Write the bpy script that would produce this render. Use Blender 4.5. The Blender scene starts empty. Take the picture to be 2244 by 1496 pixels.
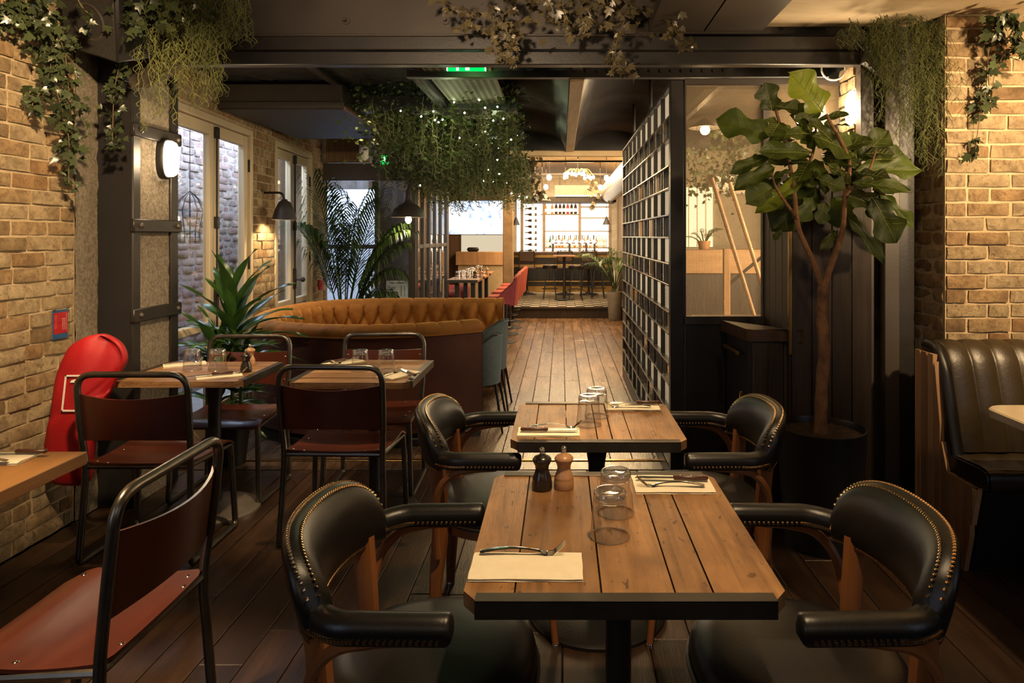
import bpy, math, random
from math import sin, cos, pi, radians, sqrt, atan2
from mathutils import Vector, Matrix, noise
R = random.Random(11)
S = bpy.context.scene
C = S.collection
V = Vector
# ------------------------------------------------------------------ camera, world, exposure, big lights
H = 1.54
cam = bpy.data.cameras.new('camera'); camo = bpy.data.objects.new('camera', cam); C.objects.link(camo)
camo.location = (0, 0, H); camo.rotation_euler = (pi/2, 0, 0)
cam.sensor_width = 36; cam.sensor_fit = 'HORIZONTAL'; cam.lens = 36*1500/2244
cam.shift_x = -108/2244; cam.shift_y = -231/2244; cam.clip_start = .05; cam.clip_end = 100
S.camera = camo
S.view_settings.view_transform = 'Standard'; S.view_settings.look = 'None'
S.view_settings.exposure = 0.3; S.view_settings.gamma = 1; S.view_settings.use_curve_mapping = False
S.display_settings.display_device = 'sRGB'
cy = S.cycles
cy.use_denoising = True; cy.max_bounces = 8; cy.diffuse_bounces = 3; cy.glossy_bounces = 4; cy.transmission_bounces = 8
cy.transparent_max_bounces = 16; cy.caustics_reflective = False; cy.caustics_refractive = False
cy.sample_clamp_indirect = 4; cy.use_light_tree = True; cy.blur_glossy = .6
w = bpy.data.worlds.new('world'); S.world = w; w.use_nodes = True
w.node_tree.nodes['Background'].inputs[0].default_value = (.9, .75, .6, 1); w.node_tree.nodes['Background'].inputs[1].default_value = .003
WARM = (1, .70, .38); AMB = (1, .60, .26); COOL = (.66, .78, 1); AMB2 = (1, .70, .38)
def lamp(kind, loc, power, col=WARM, target=None, size=.1, spot=60, blend=.5, name=None, sy=None, rot=None):
    l = bpy.data.lights.new(name or kind.lower()+'_light', kind); l.energy = power; l.color = col
    if kind == 'AREA':
        l.size = size
        if sy: l.shape = 'RECTANGLE'; l.size_y = sy
    else: l.shadow_soft_size = size
    if kind == 'SPOT': l.spot_size = radians(spot); l.spot_blend = blend
    o = bpy.data.objects.new(l.name, l); C.objects.link(o); o.location = loc
    d = (V(target) - V(loc)) if target else V((0, 0, -1))
    o.rotation_euler = rot or d.to_track_quat('-Z', 'Y').to_euler()
    return o
# ceiling spots of the front room (fixtures above the frame), accent lights and added fills
lamp('SPOT', (.35, 1.55, 2.68), 120, AMB2, (.14, 1.85, .7), .035, 58, .6, 'spot_front_table')
lamp('SPOT', (.2, 2.95, 2.6), 105, AMB2, (.14, 2.8, .7), .03, 50, .6, 'spot_second_table')
lamp('SPOT', (-1.1, 3.2, 2.72), 100, AMB2, (-1.1, 3.9, .75), .03, 46, .6, 'spot_left_table')
lamp('SPOT', (-1.7, 3.2, 2.72), 70, AMB2, (-2.0, 3.85, .75), .03, 46, .6, 'spot_corner_table')
lamp('SPOT', (-1.0, 1.7, 2.7), 430, AMB2, (-2.65, 3.35, 1.75), .05, 62, .8, 'spot_left_wall')
lamp('SPOT', (2.5, 1.7, 2.55), 350, AMB2, (2.55, 3.65, 1.75), .05, 64, .8, 'spot_right_wall')
lamp('SPOT', (-1.5, 1.5, 2.75), 260, AMB2, (-1.58, 1.85, .47), .04, 38, .7, 'spot_near_table')
lamp('SPOT', (1.0, 2.0, 2.62), 19, AMB2, (1.3, 3.5, 1.7), .05, 60, .8, 'spot_fig_tree')
lamp('SPOT', (-1.5, 5.2, 2.5), 26, AMB2, (-1.75, 5.6, .7), .05, 75, .8, 'spot_booth')
lamp('SPOT', (.3, 7.3, 2.5), 300, WARM, (.1, 8.2, 0), .05, 80, .8, 'spot_corridor')
lamp('AREA', (.3, -1.2, 2.2), 7, (1, .74, .48), (.2, 3.9, 2.6), 2.6, sy=.8, name='rear_room_fill')  # added warm fill for the front room, no fixture of its own
lamp('AREA', (-2.45, -.6, 1.6), 6, COOL, (.2, 2.0, .8), .8, sy=1.4, name='rear_window_left')
lamp('AREA', (3.2, -.2, 1.6), 4, COOL, (.6, 2.2, .8), .8, sy=1.4, name='rear_window_right')
lamp('AREA', (-3.2, 7.2, 2.95), 330, COOL, None, .5, sy=5.0, name='alley_daylight', rot=(0, .25, 0))
lamp('AREA', (-2.7, 9.0, 2.2), 26, COOL, None, .5, sy=.5, name='vestibule_door_fill', rot=(.8, 0, 0))  # added cool lamp that brightens the street door from inside
lamp('AREA', (.2, 12.6, 2.85), 240, (1, .68, .34), None, 1.4, sy=3.4, name='bar_ceiling_light', rot=(0, 0, 0))
lamp('AREA', (.2, 15.9, 2.2), 80, (1, .8, .55), None, 2.2, sy=.2, name='back_bar_light', rot=(.9, 0, 0))
lamp('AREA', (-1.5, 11.9, 2.5), 22, WARM, None, .6, sy=2.0, name='dining_side_light', rot=(0, 0, 0))
lamp('AREA', (2.2, 6.6, 2.75), 34, (1, .72, .42), None, 1.2, sy=2.6, name='back_room_light', rot=(0, 0, 0))
lamp('SPOT', (2.35, 2.3, 2.62), 130, AMB2, (2.25, 2.75, .8), .03, 50, .6, 'spot_marble_table')
lamp('SPOT', (-.6, 1.6, 2.45), 190, (1, .72, .44), (-.55, 3.98, 2.82), .06, 70, .9, 'spot_beam')
lamp('SPOT', (2.7, 2.0, 1.9), 170, AMB2, (2.0, 3.2, 2.72), .06, 100, .9, 'ceiling_bounce_fill')  # added upward spot stands in for light bounced off the wall
lamp('AREA', (3.4, 5.9, 1.7), 360, (1, .80, .55), None, 1.6, sy=3.0, name='divider_pane_fill', rot=(0, pi/2, 0))  # unseen light added to brighten the divider panes from behind

# ------------------------------------------------------------------ mesh builder
class MB:
    def __init__(s): s.v = []; s.f = []
    def add(s, vs, fs):
        n = len(s.v); s.v += [tuple(p) for p in vs]; s.f += [tuple(i+n for i in f) for f in fs]; return s
    def box(s, x0, x1, y0, y1, z0, z1):
        return s.add([(x0,y0,z0),(x1,y0,z0),(x1,y1,z0),(x0,y1,z0),(x0,y0,z1),(x1,y0,z1),(x1,y1,z1),(x0,y1,z1)],
                     [(3,2,1,0),(4,5,6,7),(0,1,5,4),(1,2,6,5),(2,3,7,6),(3,0,4,7)])
    def rbox(s, x0, x1, y0, y1, z0, z1, b=.004):
        b = min(b, (x1-x0)/2.01, (y1-y0)/2.01, (z1-z0)/2.01)
        c = []; idx = {}
        for i, x in enumerate((x0, x1)):
            for j, y in enumerate((y0, y1)):
                for k, z in enumerate((z0, z1)):
                    sx, sy, sz = (1, -1)[i], (1, -1)[j], (1, -1)[k]
                    for a, p in enumerate(((x, y+sy*b, z+sz*b), (x+sx*b, y, z+sz*b), (x+sx*b, y+sy*b, z))):
                        idx[i, j, k, a] = len(c); c.append(p)
        f = []
        g = lambda i, j, k, a: idx[i, j, k, a]
        for i in (0, 1):
            q = [g(i,0,0,0), g(i,1,0,0), g(i,1,1,0), g(i,0,1,0)]; f.append(q if i else q[::-1])
            q = [g(0,i,0,1), g(0,i,1,1), g(1,i,1,1), g(1,i,0,1)]; f.append(q if i else q[::-1])
            q = [g(0,0,i,2), g(1,0,i,2), g(1,1,i,2), g(0,1,i,2)]; f.append(q if i else q[::-1])
        for i in (0, 1):
            for j in (0, 1):
                q = [g(i,j,0,0), g(i,j,1,0), g(i,j,1,1), g(i,j,0,1)]; f.append(q if i != j else q[::-1])
                q = [g(i,0,j,0), g(i,0,j,2), g(i,1,j,2), g(i,1,j,0)]; f.append(q if i != j else q[::-1])
                q = [g(0,i,j,1), g(1,i,j,1), g(1,i,j,2), g(0,i,j,2)]; f.append(q if i != j else q[::-1])
                for k in (0, 1):
                    q = [g(i,j,k,0), g(i,j,k,1), g(i,j,k,2)]; f.append(q if (i+j+k) % 2 else q[::-1])
        return s.add(c, f)
    def tube(s, pts, r=.01, n=8, closed=False, caps=True, flat=1.0):
        pts = [V(p) for p in pts]; m = len(pts)
        rs = r if isinstance(r, (list, tuple)) else [r]*m
        ring = []; up = None; vs = []
        for i, p in enumerate(pts):
            a = pts[(i-1) % m] if (closed or i) else p
            b = pts[(i+1) % m] if (closed or i < m-1) else p
            t = (b-a)
            t = t.normalized() if t.length > 1e-9 else V((0, 0, 1))
            if up is None:
                up = V((0, 0, 1)) if abs(t.z) < .9 else V((1, 0, 0))
            nrm = (up - t*up.dot(t))
            if nrm.length < 1e-6: nrm = t.orthogonal()
            nrm.normalize(); up = nrm; bi = t.cross(nrm)
            for k in range(n):
                a2 = 2*pi*k/n
                vs.append(p + (nrm*cos(a2)*flat + bi*sin(a2))*rs[i])
        fs = []
        for i in range(m if closed else m-1):
            j = (i+1) % m
            for k in range(n):
                l = (k+1) % n
                fs.append((i*n+k, j*n+k, j*n+l, i*n+l)[::-1])
        if caps and not closed:
            fs.append(tuple(range(n))); fs.append(tuple((m-1)*n+k for k in range(n))[::-1])
        return s.add(vs, fs)
    def lathe(s, prof, n=20, c=(0, 0, 0), M=None, arc=None):
        vs = []; fs = []; m = len(prof); st = 2*pi if arc is None else arc
        cols = n if arc is None else n+1
        for k in range(cols):
            a = st*k/n
            for r, z in prof:
                p = V((r*cos(a), r*sin(a), z))
                if M is not None: p = M @ p
                vs.append(p + V(c))
        for k in range(n):
            l = (k+1) % cols
            for i in range(m-1):
                fs.append((k*m+i, l*m+i, l*m+i+1, k*m+i+1))
        return s.add(vs, fs)
    def grid(s, fn, nu, nv, cu=False, cv=False):
        vs = [fn(i/(nu if cu else max(nu-1, 1)), j/(nv if cv else max(nv-1, 1))) for i in range(nu) for j in range(nv)]
        fs = []
        for i in range(nu if cu else nu-1):
            for j in range(nv if cv else nv-1):
                a, b = (i+1) % nu, (j+1) % nv
                fs.append((i*nv+j, a*nv+j, a*nv+b, i*nv+b))
        return s.add(vs, fs)
    def prism(s, poly, z0, z1, fn=lambda x, y, z: (x, y, z)):
        n = len(poly)
        vs = [fn(x, y, z0) for x, y in poly] + [fn(x, y, z1) for x, y in poly]
        fs = [tuple(range(n))[::-1], tuple(range(n, 2*n))] + [(i, (i+1) % n, n+(i+1) % n, n+i) for i in range(n)]
        return s.add(vs, fs)
    def ball(s, c, r, n=10, sq=1.0):
        k = max(4, n//2)
        return s.lathe([(max(r*sin(pi*i/k), 1e-5), -r*cos(pi*i/k)*sq) for i in range(k+1)], n, c)
    def xf(s, M, start=0):
        for i in range(start, len(s.v)): s.v[i] = tuple(M @ V(s.v[i]))
        return s
    def mesh(s, name, m, smooth=True, ang=38):
        me = bpy.data.meshes.new(name); me.from_pydata(s.v, [], s.f)
        if smooth:
            me.polygons.foreach_set('use_smooth', [True]*len(me.polygons))
            try: me.set_sharp_from_angle(angle=radians(ang))
            except Exception: pass
        if m: me.materials.append(m)
        me.update(); return me
    def build(s, name, m, parent=None, smooth=True, ang=38, loc=None, rot=None):
        return inst(name, s.mesh(name, m, smooth, ang), parent, loc, rot)
def inst(name, me, parent=None, loc=None, rot=None, scale=None):
    o = bpy.data.objects.new(name, me); C.objects.link(o)
    if parent is not None: o.parent = parent
    if loc is not None: o.location = loc
    if rot is not None: o.rotation_euler = rot
    if scale is not None: o.scale = scale
    return o
def tag(o, label=None, cat=None, group=None, kind=None):
    if label: o['label'] = label
    if cat: o['category'] = cat
    if group: o['group'] = group
    if kind: o['kind'] = kind
    return o
def thing(name, label, cat, loc=(0, 0, 0), rz=0, group=None, scale=1):
    o = bpy.data.objects.new(name, None); C.objects.link(o); o.location = loc; o.rotation_euler = (0, 0, rz)
    o.scale = (scale,)*3; o.empty_display_size = .1
    return tag(o, label, cat, group)
def struct(name, parent=None, label=None):
    o = bpy.data.objects.new(name, None); C.objects.link(o); o['kind'] = 'structure'
    if parent: o.parent = parent
    return o
def dup(root, loc, rz=None, label=None, group=None):
    r = root.copy(); C.objects.link(r); r.location = loc
    if rz is not None: r.rotation_euler = (0, 0, rz)
    if label: r['label'] = label
    if group: r['group'] = group
    for ch in list(root.children):
        c = ch.copy(); C.objects.link(c); c.parent = r
        for g in list(ch.children):
            d = g.copy(); C.objects.link(d); d.parent = c
    return r
def P(px, py, d): return V(((px-1230)*d/1500, d, H-(py-517)*d/1500))
def smooth_path(pts, n=8, closed=False):
    pts = [V(p) for p in pts]; out = []; m = len(pts)
    for i in range(m if closed else m-1):
        p0 = pts[(i-1) % m] if (closed or i) else pts[0]*2-pts[1]
        p1 = pts[i]; p2 = pts[(i+1) % m]
        p3 = pts[(i+2) % m] if (closed or i < m-2) else p2*2-p1
        for k in range(n):
            t = k/n
            out.append(.5*((2*p1)+(p2-p0)*t+(2*p0-5*p1+4*p2-p3)*t*t+(3*p1-p0-3*p2+p3)*t**3))
    if not closed: out.append(pts[-1])
    return out
def round_path(pts, r, n=5):
    pts = [V(p) for p in pts]; out = [pts[0]]
    for a, b, c in zip(pts, pts[1:], pts[2:]):
        d1 = (a-b); d2 = (c-b); q = min(r, d1.length*.49, d2.length*.49)
        s0 = b+d1.normalized()*q; s1 = b+d2.normalized()*q
        for k in range(n+1):
            t = k/n
            out.append(s0*(1-t)**2 + b*2*t*(1-t) + s1*t*t)
    out.append(pts[-1]); return out

# ------------------------------------------------------------------ materials
def nt(name):
    m = bpy.data.materials.new(name); m.use_nodes = True
    t = m.node_tree; t.nodes.clear(); return m, t.nodes, t.links
def ramp(N, stops, interp='LINEAR'):
    r = N.new('ShaderNodeValToRGB'); e = r.color_ramp; e.interpolation = interp
    while len(e.elements) < len(stops): e.elements.new(.5)
    for el, (p, c) in zip(e.elements, stops):
        el.position = p; el.color = (*c, 1) if len(c) == 3 else c
    return r
def coords(N, L, scale=(1, 1, 1), rnd=True, space='Object'):
    tc = N.new('ShaderNodeTexCoord'); mp = N.new('ShaderNodeMapping'); mp.inputs['Scale'].default_value = scale
    L.new(tc.outputs[space], mp.inputs['Vector'])
    if not rnd: return mp.outputs[0], None
    oi = N.new('ShaderNodeObjectInfo'); mu = N.new('ShaderNodeMath'); mu.operation = 'MULTIPLY'; mu.inputs[1].default_value = 37.0
    L.new(oi.outputs['Random'], mu.inputs[0])
    ad = N.new('ShaderNodeVectorMath'); ad.operation = 'ADD'; L.new(mp.outputs[0], ad.inputs[0]); L.new(mu.outputs[0], ad.inputs[1])
    return ad.outputs[0], oi.outputs['Random']
def noise_tex(N, L, vec, scale, detail=5, rough=.6, dist=0):
    n = N.new('ShaderNodeTexNoise'); n.inputs['Scale'].default_value = scale; n.inputs['Detail'].default_value = detail
    n.inputs['Roughness'].default_value = rough; n.inputs['Distortion'].default_value = dist
    L.new(vec, n.inputs['Vector']); return n
def mix(N, L, a, b, fac, mode='MIX'):
    m = N.new('ShaderNodeMix'); m.data_type = 'RGBA'; m.blend_type = mode
    for s, k in ((a, 6), (b, 7), (fac, 0)):
        if hasattr(s, 'links') or hasattr(s, 'is_linked'): L.new(s, m.inputs[k])
        else: m.inputs[k].default_value = (*s, 1) if isinstance(s, (tuple, list)) and len(s) == 3 else s
    return m.outputs[2]
def mat(name, c1, c2=None, rough=.5, metal=0, scale=8, stretch=(1, 1, 1), detail=5, bump=0, bscale=None, rnd=0, coat=0, spec=.5,
        sheen=0, contrast=(.3, .7), rvar=0, trans=0, extra=None, bstretch=None, sheen_col=None):
    m, N, L = nt(name)
    b = N.new('ShaderNodeBsdfPrincipled'); o = N.new('ShaderNodeOutputMaterial')
    vec, rn = coords(N, L, stretch)
    n = noise_tex(N, L, vec, scale, detail)
    c2 = c2 or tuple(x*.6 for x in c1)
    r = ramp(N, [(contrast[0], c2), (contrast[1], c1)]); L.new(n.outputs['Fac'], r.inputs[0])
    col = r.outputs[0]
    if extra: col = extra(N, L, vec, col, rn)
    if rnd:
        h = N.new('ShaderNodeHueSaturation'); mr = N.new('ShaderNodeMapRange'); mr.inputs[3].default_value = 1-rnd; mr.inputs[4].default_value = 1+rnd
        L.new(rn, mr.inputs[0]); L.new(mr.outputs[0], h.inputs['Value']); L.new(col, h.inputs['Color']); col = h.outputs[0]
    L.new(col, b.inputs['Base Color'])
    b.inputs['Metallic'].default_value = metal; b.inputs['Specular IOR Level'].default_value = spec
    if rvar:
        mr = N.new('ShaderNodeMapRange'); mr.inputs[3].default_value = max(rough-rvar, .02); mr.inputs[4].default_value = min(rough+rvar, 1)
        L.new(n.outputs['Fac'], mr.inputs[0]); L.new(mr.outputs[0], b.inputs['Roughness'])
    else: b.inputs['Roughness'].default_value = rough
    b.inputs['Coat Weight'].default_value = coat; b.inputs['Coat Roughness'].default_value = .15
    if sheen:
        b.inputs['Sheen Weight'].default_value = sheen; b.inputs['Sheen Roughness'].default_value = .35
        b.inputs['Sheen Tint'].default_value = (*(sheen_col or c1), 1)
    if bump:
        bn = noise_tex(N, L, coords(N, L, bstretch)[0] if bstretch else vec, bscale or scale*4, 6, .65)
        bp = N.new('ShaderNodeBump'); bp.inputs['Strength'].default_value = bump; bp.inputs['Distance'].default_value = .01
        L.new(bn.outputs['Fac'], bp.inputs['Height']); L.new(bp.outputs[0], b.inputs['Normal'])
    sh = b.outputs[0]
    if trans:
        t = N.new('ShaderNodeBsdfTranslucent'); L.new(col, t.inputs[0]); ms = N.new('ShaderNodeMixShader'); ms.inputs[0].default_value = trans
        L.new(sh, ms.inputs[1]); L.new(t.outputs[0], ms.inputs[2]); sh = ms.outputs[0]
    L.new(sh, o.inputs[0]); return m
def emit(name, col, s):
    m, N, L = nt(name); e = N.new('ShaderNodeEmission'); e.inputs[0].default_value = (*col, 1); e.inputs[1].default_value = s
    o = N.new('ShaderNodeOutputMaterial'); L.new(e.outputs[0], o.inputs[0]); return m
def pane_mat(name, tint=(.95, .97, .98), refl=.09, haze=0.0, bump=None, hcol=(.8, .75, .65), fpow=4):
    m, N, L = nt(name); t = N.new('ShaderNodeBsdfTransparent'); t.inputs[0].default_value = (*tint, 1)
    g = N.new('ShaderNodeBsdfGlossy'); g.inputs['Roughness'].default_value = .02 if not bump else .12
    lw = N.new('ShaderNodeLayerWeight'); lw.inputs[0].default_value = .5
    pw_ = N.new('ShaderNodeMath'); pw_.operation = 'POWER'; pw_.inputs[1].default_value = fpow; L.new(lw.outputs['Facing'], pw_.inputs[0])
    mr = N.new('ShaderNodeMapRange'); mr.inputs[3].default_value = refl; mr.inputs[4].default_value = .9
    L.new(pw_.outputs[0], mr.inputs[0])
    ms = N.new('ShaderNodeMixShader'); L.new(mr.outputs[0], ms.inputs[0]); L.new(g.outputs[0], ms.inputs[2])
    base = t.outputs[0]
    if haze:
        d = N.new('ShaderNodeBsdfTranslucent'); d.inputs[0].default_value = (*hcol, 1)
        d2 = N.new('ShaderNodeBsdfDiffuse'); d2.inputs[0].default_value = (*hcol, 1)
        dm = N.new('ShaderNodeMixShader'); L.new(d.outputs[0], dm.inputs[1]); L.new(d2.outputs[0], dm.inputs[2])
        hm = N.new('ShaderNodeMixShader'); hm.inputs[0].default_value = haze; L.new(base, hm.inputs[1]); L.new(dm.outputs[0], hm.inputs[2]); base = hm.outputs[0]
    L.new(base, ms.inputs[1])
    if bump:
        vec, rn = coords(N, L)
        if bump == 'rib':
            tx = N.new('ShaderNodeTexWave'); tx.bands_direction = 'Z'; tx.inputs['Scale'].default_value = 22; L.new(vec, tx.inputs['Vector']); hgt = tx.outputs['Fac']
        else: hgt = noise_tex(N, L, vec, 60, 2).outputs['Fac']
        bp = N.new('ShaderNodeBump'); bp.inputs['Strength'].default_value = 1; bp.inputs['Distance'].default_value = .02
        L.new(hgt, bp.inputs['Height']); L.new(bp.outputs[0], g.inputs['Normal'])
        if haze: L.new(bp.outputs[0], d.inputs['Normal']); L.new(bp.outputs[0], d2.inputs['Normal'])
    o = N.new('ShaderNodeOutputMaterial'); L.new(ms.outputs[0], o.inputs[0]); return m
def glass(name, col=(1, 1, 1), rough=0.0):
    m, N, L = nt(name); g = N.new('ShaderNodeBsdfGlass'); g.inputs[0].default_value = (*col, 1); g.inputs['Roughness'].default_value = rough
    g.inputs['IOR'].default_value = 1.46; o = N.new('ShaderNodeOutputMaterial'); L.new(g.outputs[0], o.inputs[0]); return m

def brick_mat(name, stops, bumps=.9, pit_tone=(.2, .12, .06)):
    m, N, L = nt(name); b = N.new('ShaderNodeBsdfPrincipled'); o = N.new('ShaderNodeOutputMaterial')
    vec, rn = coords(N, L, (1, 1, 1))
    r = ramp(N, stops); L.new(rn, r.inputs[0])
    n1 = noise_tex(N, L, vec, 11, 6, .7, .4); n2 = noise_tex(N, L, vec, 40, 5, .7)
    r1 = ramp(N, [(.36, (.50, .43, .37)), (.62, (1.15, 1.1, 1.02))]); L.new(n1.outputs['Fac'], r1.inputs[0])
    c = mix(N, L, r.outputs[0], r1.outputs[0], .8, 'MULTIPLY')
    r2 = ramp(N, [(.54, (0, 0, 0)), (.68, (.75, .75, .75))]); L.new(n2.outputs['Fac'], r2.inputs[0])
    c = mix(N, L, c, pit_tone, r2.outputs[0])  # noise mixes dark pit specks into the brick colour
    L.new(c, b.inputs['Base Color']); b.inputs['Roughness'].default_value = .92; b.inputs['Specular IOR Level'].default_value = .2
    bn = noise_tex(N, L, vec, 60, 9, .78)
    bp = N.new('ShaderNodeBump'); bp.inputs['Strength'].default_value = bumps; bp.inputs['Distance'].default_value = .035
    L.new(bn.outputs['Fac'], bp.inputs['Height']); L.new(bp.outputs[0], b.inputs['Normal']); L.new(b.outputs[0], o.inputs[0]); return m
def wood_extra(dark=(.05, .028, .015), amt=.85, kscale=3.0, axis=1, knots=True):
    def f(N, L, vec, col, rn):
        st = [30, 30, 30]; st[axis] = 1.3
        v2, _ = coords(N, L, tuple(st)); n = noise_tex(N, L, v2, 1.5, 8, .66, .25)
        r = ramp(N, [(.36, (amt, amt, amt)), (.45, (amt*.4,)*3), (.56, (0, 0, 0))]); L.new(n.outputs['Fac'], r.inputs[0])
        col = mix(N, L, col, dark, r.outputs[0])
        if knots:
            st = [26, 26, 26]; st[axis] = 11
            v3, _ = coords(N, L, tuple(st)); k = noise_tex(N, L, v3, kscale, 2, .5, .3)
            r2 = ramp(N, [(.66, (0, 0, 0)), (.70, (.9, .9, .9))]); L.new(k.outputs['Fac'], r2.inputs[0])
            col = mix(N, L, col, dark, r2.outputs[0])
        k2 = noise_tex(N, L, coords(N, L, (6, 3, 6) if axis == 1 else (3, 6, 6))[0], 1.4, 4, .6, .5); r3 = ramp(N, [(.32, (.55, .50, .46)), (.60, (1.08, 1.06, 1.04))]); L.new(k2.outputs['Fac'], r3.inputs[0])
        return mix(N, L, col, r3.outputs[0], .85, 'MULTIPLY')
    return f
CREAM = [(0, (.60, .47, .29)), (.35, (.66, .53, .35)), (.6, (.56, .42, .25)), (.76, (.56, .38, .21)), (.84, (.50, .31, .16)), (.93, (.42, .31, .18)), (1, (.32, .21, .12))]
m_brick = brick_mat('brick_cream', CREAM)
m_brick2 = brick_mat('brick_outside', [(0, (.40, .34, .32)), (.5, (.52, .44, .42)), (.8, (.44, .30, .29)), (1, (.34, .28, .27))], 1.0, (.16, .14, .14))
m_mortar = mat('mortar', (.52, .40, .25), (.38, .28, .16), .95, scale=14, bump=.8, bscale=60)
m_mortar2 = mat('mortar_grey', (.30, .27, .26), (.2, .18, .17), .95, scale=14, bump=.8)
m_conc = mat('rough_concrete', (.28, .235, .175), (.125, .10, .07), .95, scale=60, detail=10, bump=1.0, bscale=110, contrast=(.34, .66))
m_plaster = mat('ceiling_plaster', (.58, .46, .30), (.44, .32, .18), .8, scale=3, detail=8, bump=.25, bscale=12, stretch=(1, 3, 1))
m_steel = mat('painted_black_steel', (.022, .018, .016), (.012, .010, .009), .42, scale=5, bump=.1, bscale=60)
m_steel2 = mat('grey_brown_steel', (.060, .048, .039), (.042, .033, .026), .42, scale=3, bump=.08, bscale=60)
m_black = mat('matt_black', (.012, .010, .010), (.008, .007, .007), .6)
m_dceil = mat('dark_sprayed_ceiling', (.035, .032, .030), (.012, .011, .010), .85, scale=14, bump=1.0, bscale=25)
m_corr = mat('corrugated_dark_metal', (.05, .042, .036), (.025, .02, .018), .38, metal=.6, scale=4)
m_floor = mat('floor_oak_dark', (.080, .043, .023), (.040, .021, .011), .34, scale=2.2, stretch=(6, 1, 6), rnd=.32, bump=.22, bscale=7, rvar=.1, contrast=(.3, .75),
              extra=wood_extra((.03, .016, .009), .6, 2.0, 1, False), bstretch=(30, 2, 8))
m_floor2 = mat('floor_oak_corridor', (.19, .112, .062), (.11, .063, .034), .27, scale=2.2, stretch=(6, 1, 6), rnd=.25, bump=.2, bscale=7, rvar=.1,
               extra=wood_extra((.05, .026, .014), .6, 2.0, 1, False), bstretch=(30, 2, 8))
m_gap = mat('floor_gap', (.012, .007, .004), (.008, .005, .003), .9)
m_top = mat('reclaimed_table_wood', (.42, .22, .085), (.22, .105, .038), .42, scale=2.6, stretch=(4, 1.0, 4), detail=9, rnd=.18, bump=.22, bscale=6, rvar=.08, contrast=(.25, .75),
            extra=wood_extra((.10, .045, .016), .55, 2.2, 1), bstretch=(34, 2, 10))
m_topx = mat('reclaimed_table_wood_across', (.44, .25, .115), (.28, .15, .065), .42, scale=2.0, stretch=(1.2, 7, 7), rnd=.18, bump=.22, bscale=6, rvar=.08,
             extra=wood_extra((.09, .045, .018), .7, 3.0, 0), bstretch=(2, 34, 10))
m_strip = mat('table_edge_steel', (.09, .075, .06), (.05, .04, .032), .40, metal=.7, scale=6, rvar=.1)
m_iron = mat('cast_iron_black', (.014, .012, .011), (.008, .007, .007), .45, scale=20, bump=.15)
m_leather = mat('black_leather', (.013, .011, .010), (.009, .008, .007), .34, scale=6, bump=.10, bscale=180, rvar=.06, spec=.5)
m_leather2 = mat('bench_leather_sheen', (.042, .029, .014), (.028, .019, .009), .34, scale=5, bump=.16, bscale=60, rvar=.08)  # olive-brown sheen of the light is put into this leather colour
m_stud = mat('brass_stud', (.80, .52, .26), (.7, .44, .2), .22, metal=1)
m_bent = mat('bentwood_stain', (.30, .115, .038), (.20, .07, .022), .32, scale=3, stretch=(4, 4, 1), coat=.3)
m_chrome = mat('polished_steel', (.75, .73, .70), (.68, .66, .63), .14, metal=1)
m_tube = mat('gunmetal_tube', (.20, .18, .15), (.12, .105, .088), .30, metal=.9, scale=7, rvar=.1)
m_ply = mat('red_brown_plywood', (.115, .028, .014), (.075, .017, .009), .30, scale=2, stretch=(2, 8, 2), coat=.2, rvar=.06, bump=.05)
m_plyedge = mat('ply_edge', (.38, .22, .11), (.26, .14, .06), .5)
m_velvet = mat('amber_velvet', (.33, .125, .012), (.24, .085, .007), .8, scale=9, sheen=.7, sheen_col=(1, .55, .12), bump=.1, bscale=120)
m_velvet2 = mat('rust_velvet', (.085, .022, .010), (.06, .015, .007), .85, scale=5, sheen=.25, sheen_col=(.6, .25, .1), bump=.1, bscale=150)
m_coral = mat('coral_fabric', (.32, .052, .030), (.25, .036, .022), .85, scale=30, bump=.2, sheen=.3)
m_wine = mat('wine_velvet', (.17, .02, .025), (.12, .012, .016), .8, scale=9, sheen=.3)
m_teal = mat('teal_fabric', (.10, .125, .135), (.07, .09, .10), .85, scale=40, bump=.2, sheen=.4, sheen_col=(.4, .55, .6))
m_redcloth = mat('red_nylon_cover', (.42, .006, .010), (.30, .004, .007), .6, scale=5, sheen=.15, bump=.25, bscale=14)
m_white = mat('white_print', (.85, .80, .74), (.8, .75, .7), .6)
m_napkin = mat('cream_napkin', (.90, .80, .60), (.84, .73, .52), .85, scale=30, bump=.15, bscale=220)
m_tumbler = glass('tumbler_glass'); m_tumwall = pane_mat('tumbler_thin_glass', (.985, .985, .98), .10, fpow=2.0); m_tumbase = pane_mat('tumbler_thick_glass', (.97, .97, .96), .20, fpow=1.6, haze=.10, hcol=(.95, .93, .88))  # white haze in the base glass makes it look brighter lit
m_mill_b = mat('mill_black_wood', (.022, .013, .009), (.014, .009, .006), .28, coat=.4)
m_mill_w = mat('mill_beech', (.50, .265, .12), (.42, .21, .09), .35, scale=3, stretch=(8, 8, 1), coat=.2)
m_handle = mat('knife_handle_wood', (.10, .035, .018), (.06, .02, .01), .4, scale=6, stretch=(1, 8, 8))
m_frame = mat('cream_painted_joinery', (.60, .50, .34), (.54, .44, .29), .45, scale=4, bump=.06)
m_pane = pane_mat('window_pane', refl=.06)
m_pier = mat('dark_timber', (.042, .027, .017), (.018, .011, .007), .45, scale=2.5, stretch=(10, 10, .8), rnd=.3, bump=.5, bscale=5, bstretch=(26, 26, 1.4))
m_brass = mat('brass_trim', (.50, .29, .085), (.40, .22, .06), .28, metal=1)
m_counter = mat('counter_walnut', (.09, .045, .024), (.05, .025, .013), .36, scale=2.5, stretch=(2, 8, 8), bump=.3, bscale=8)
m_soil = mat('bark_soil', (.09, .05, .028), (.02, .012, .008), .95, scale=40, bump=1.0, bscale=90)
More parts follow.
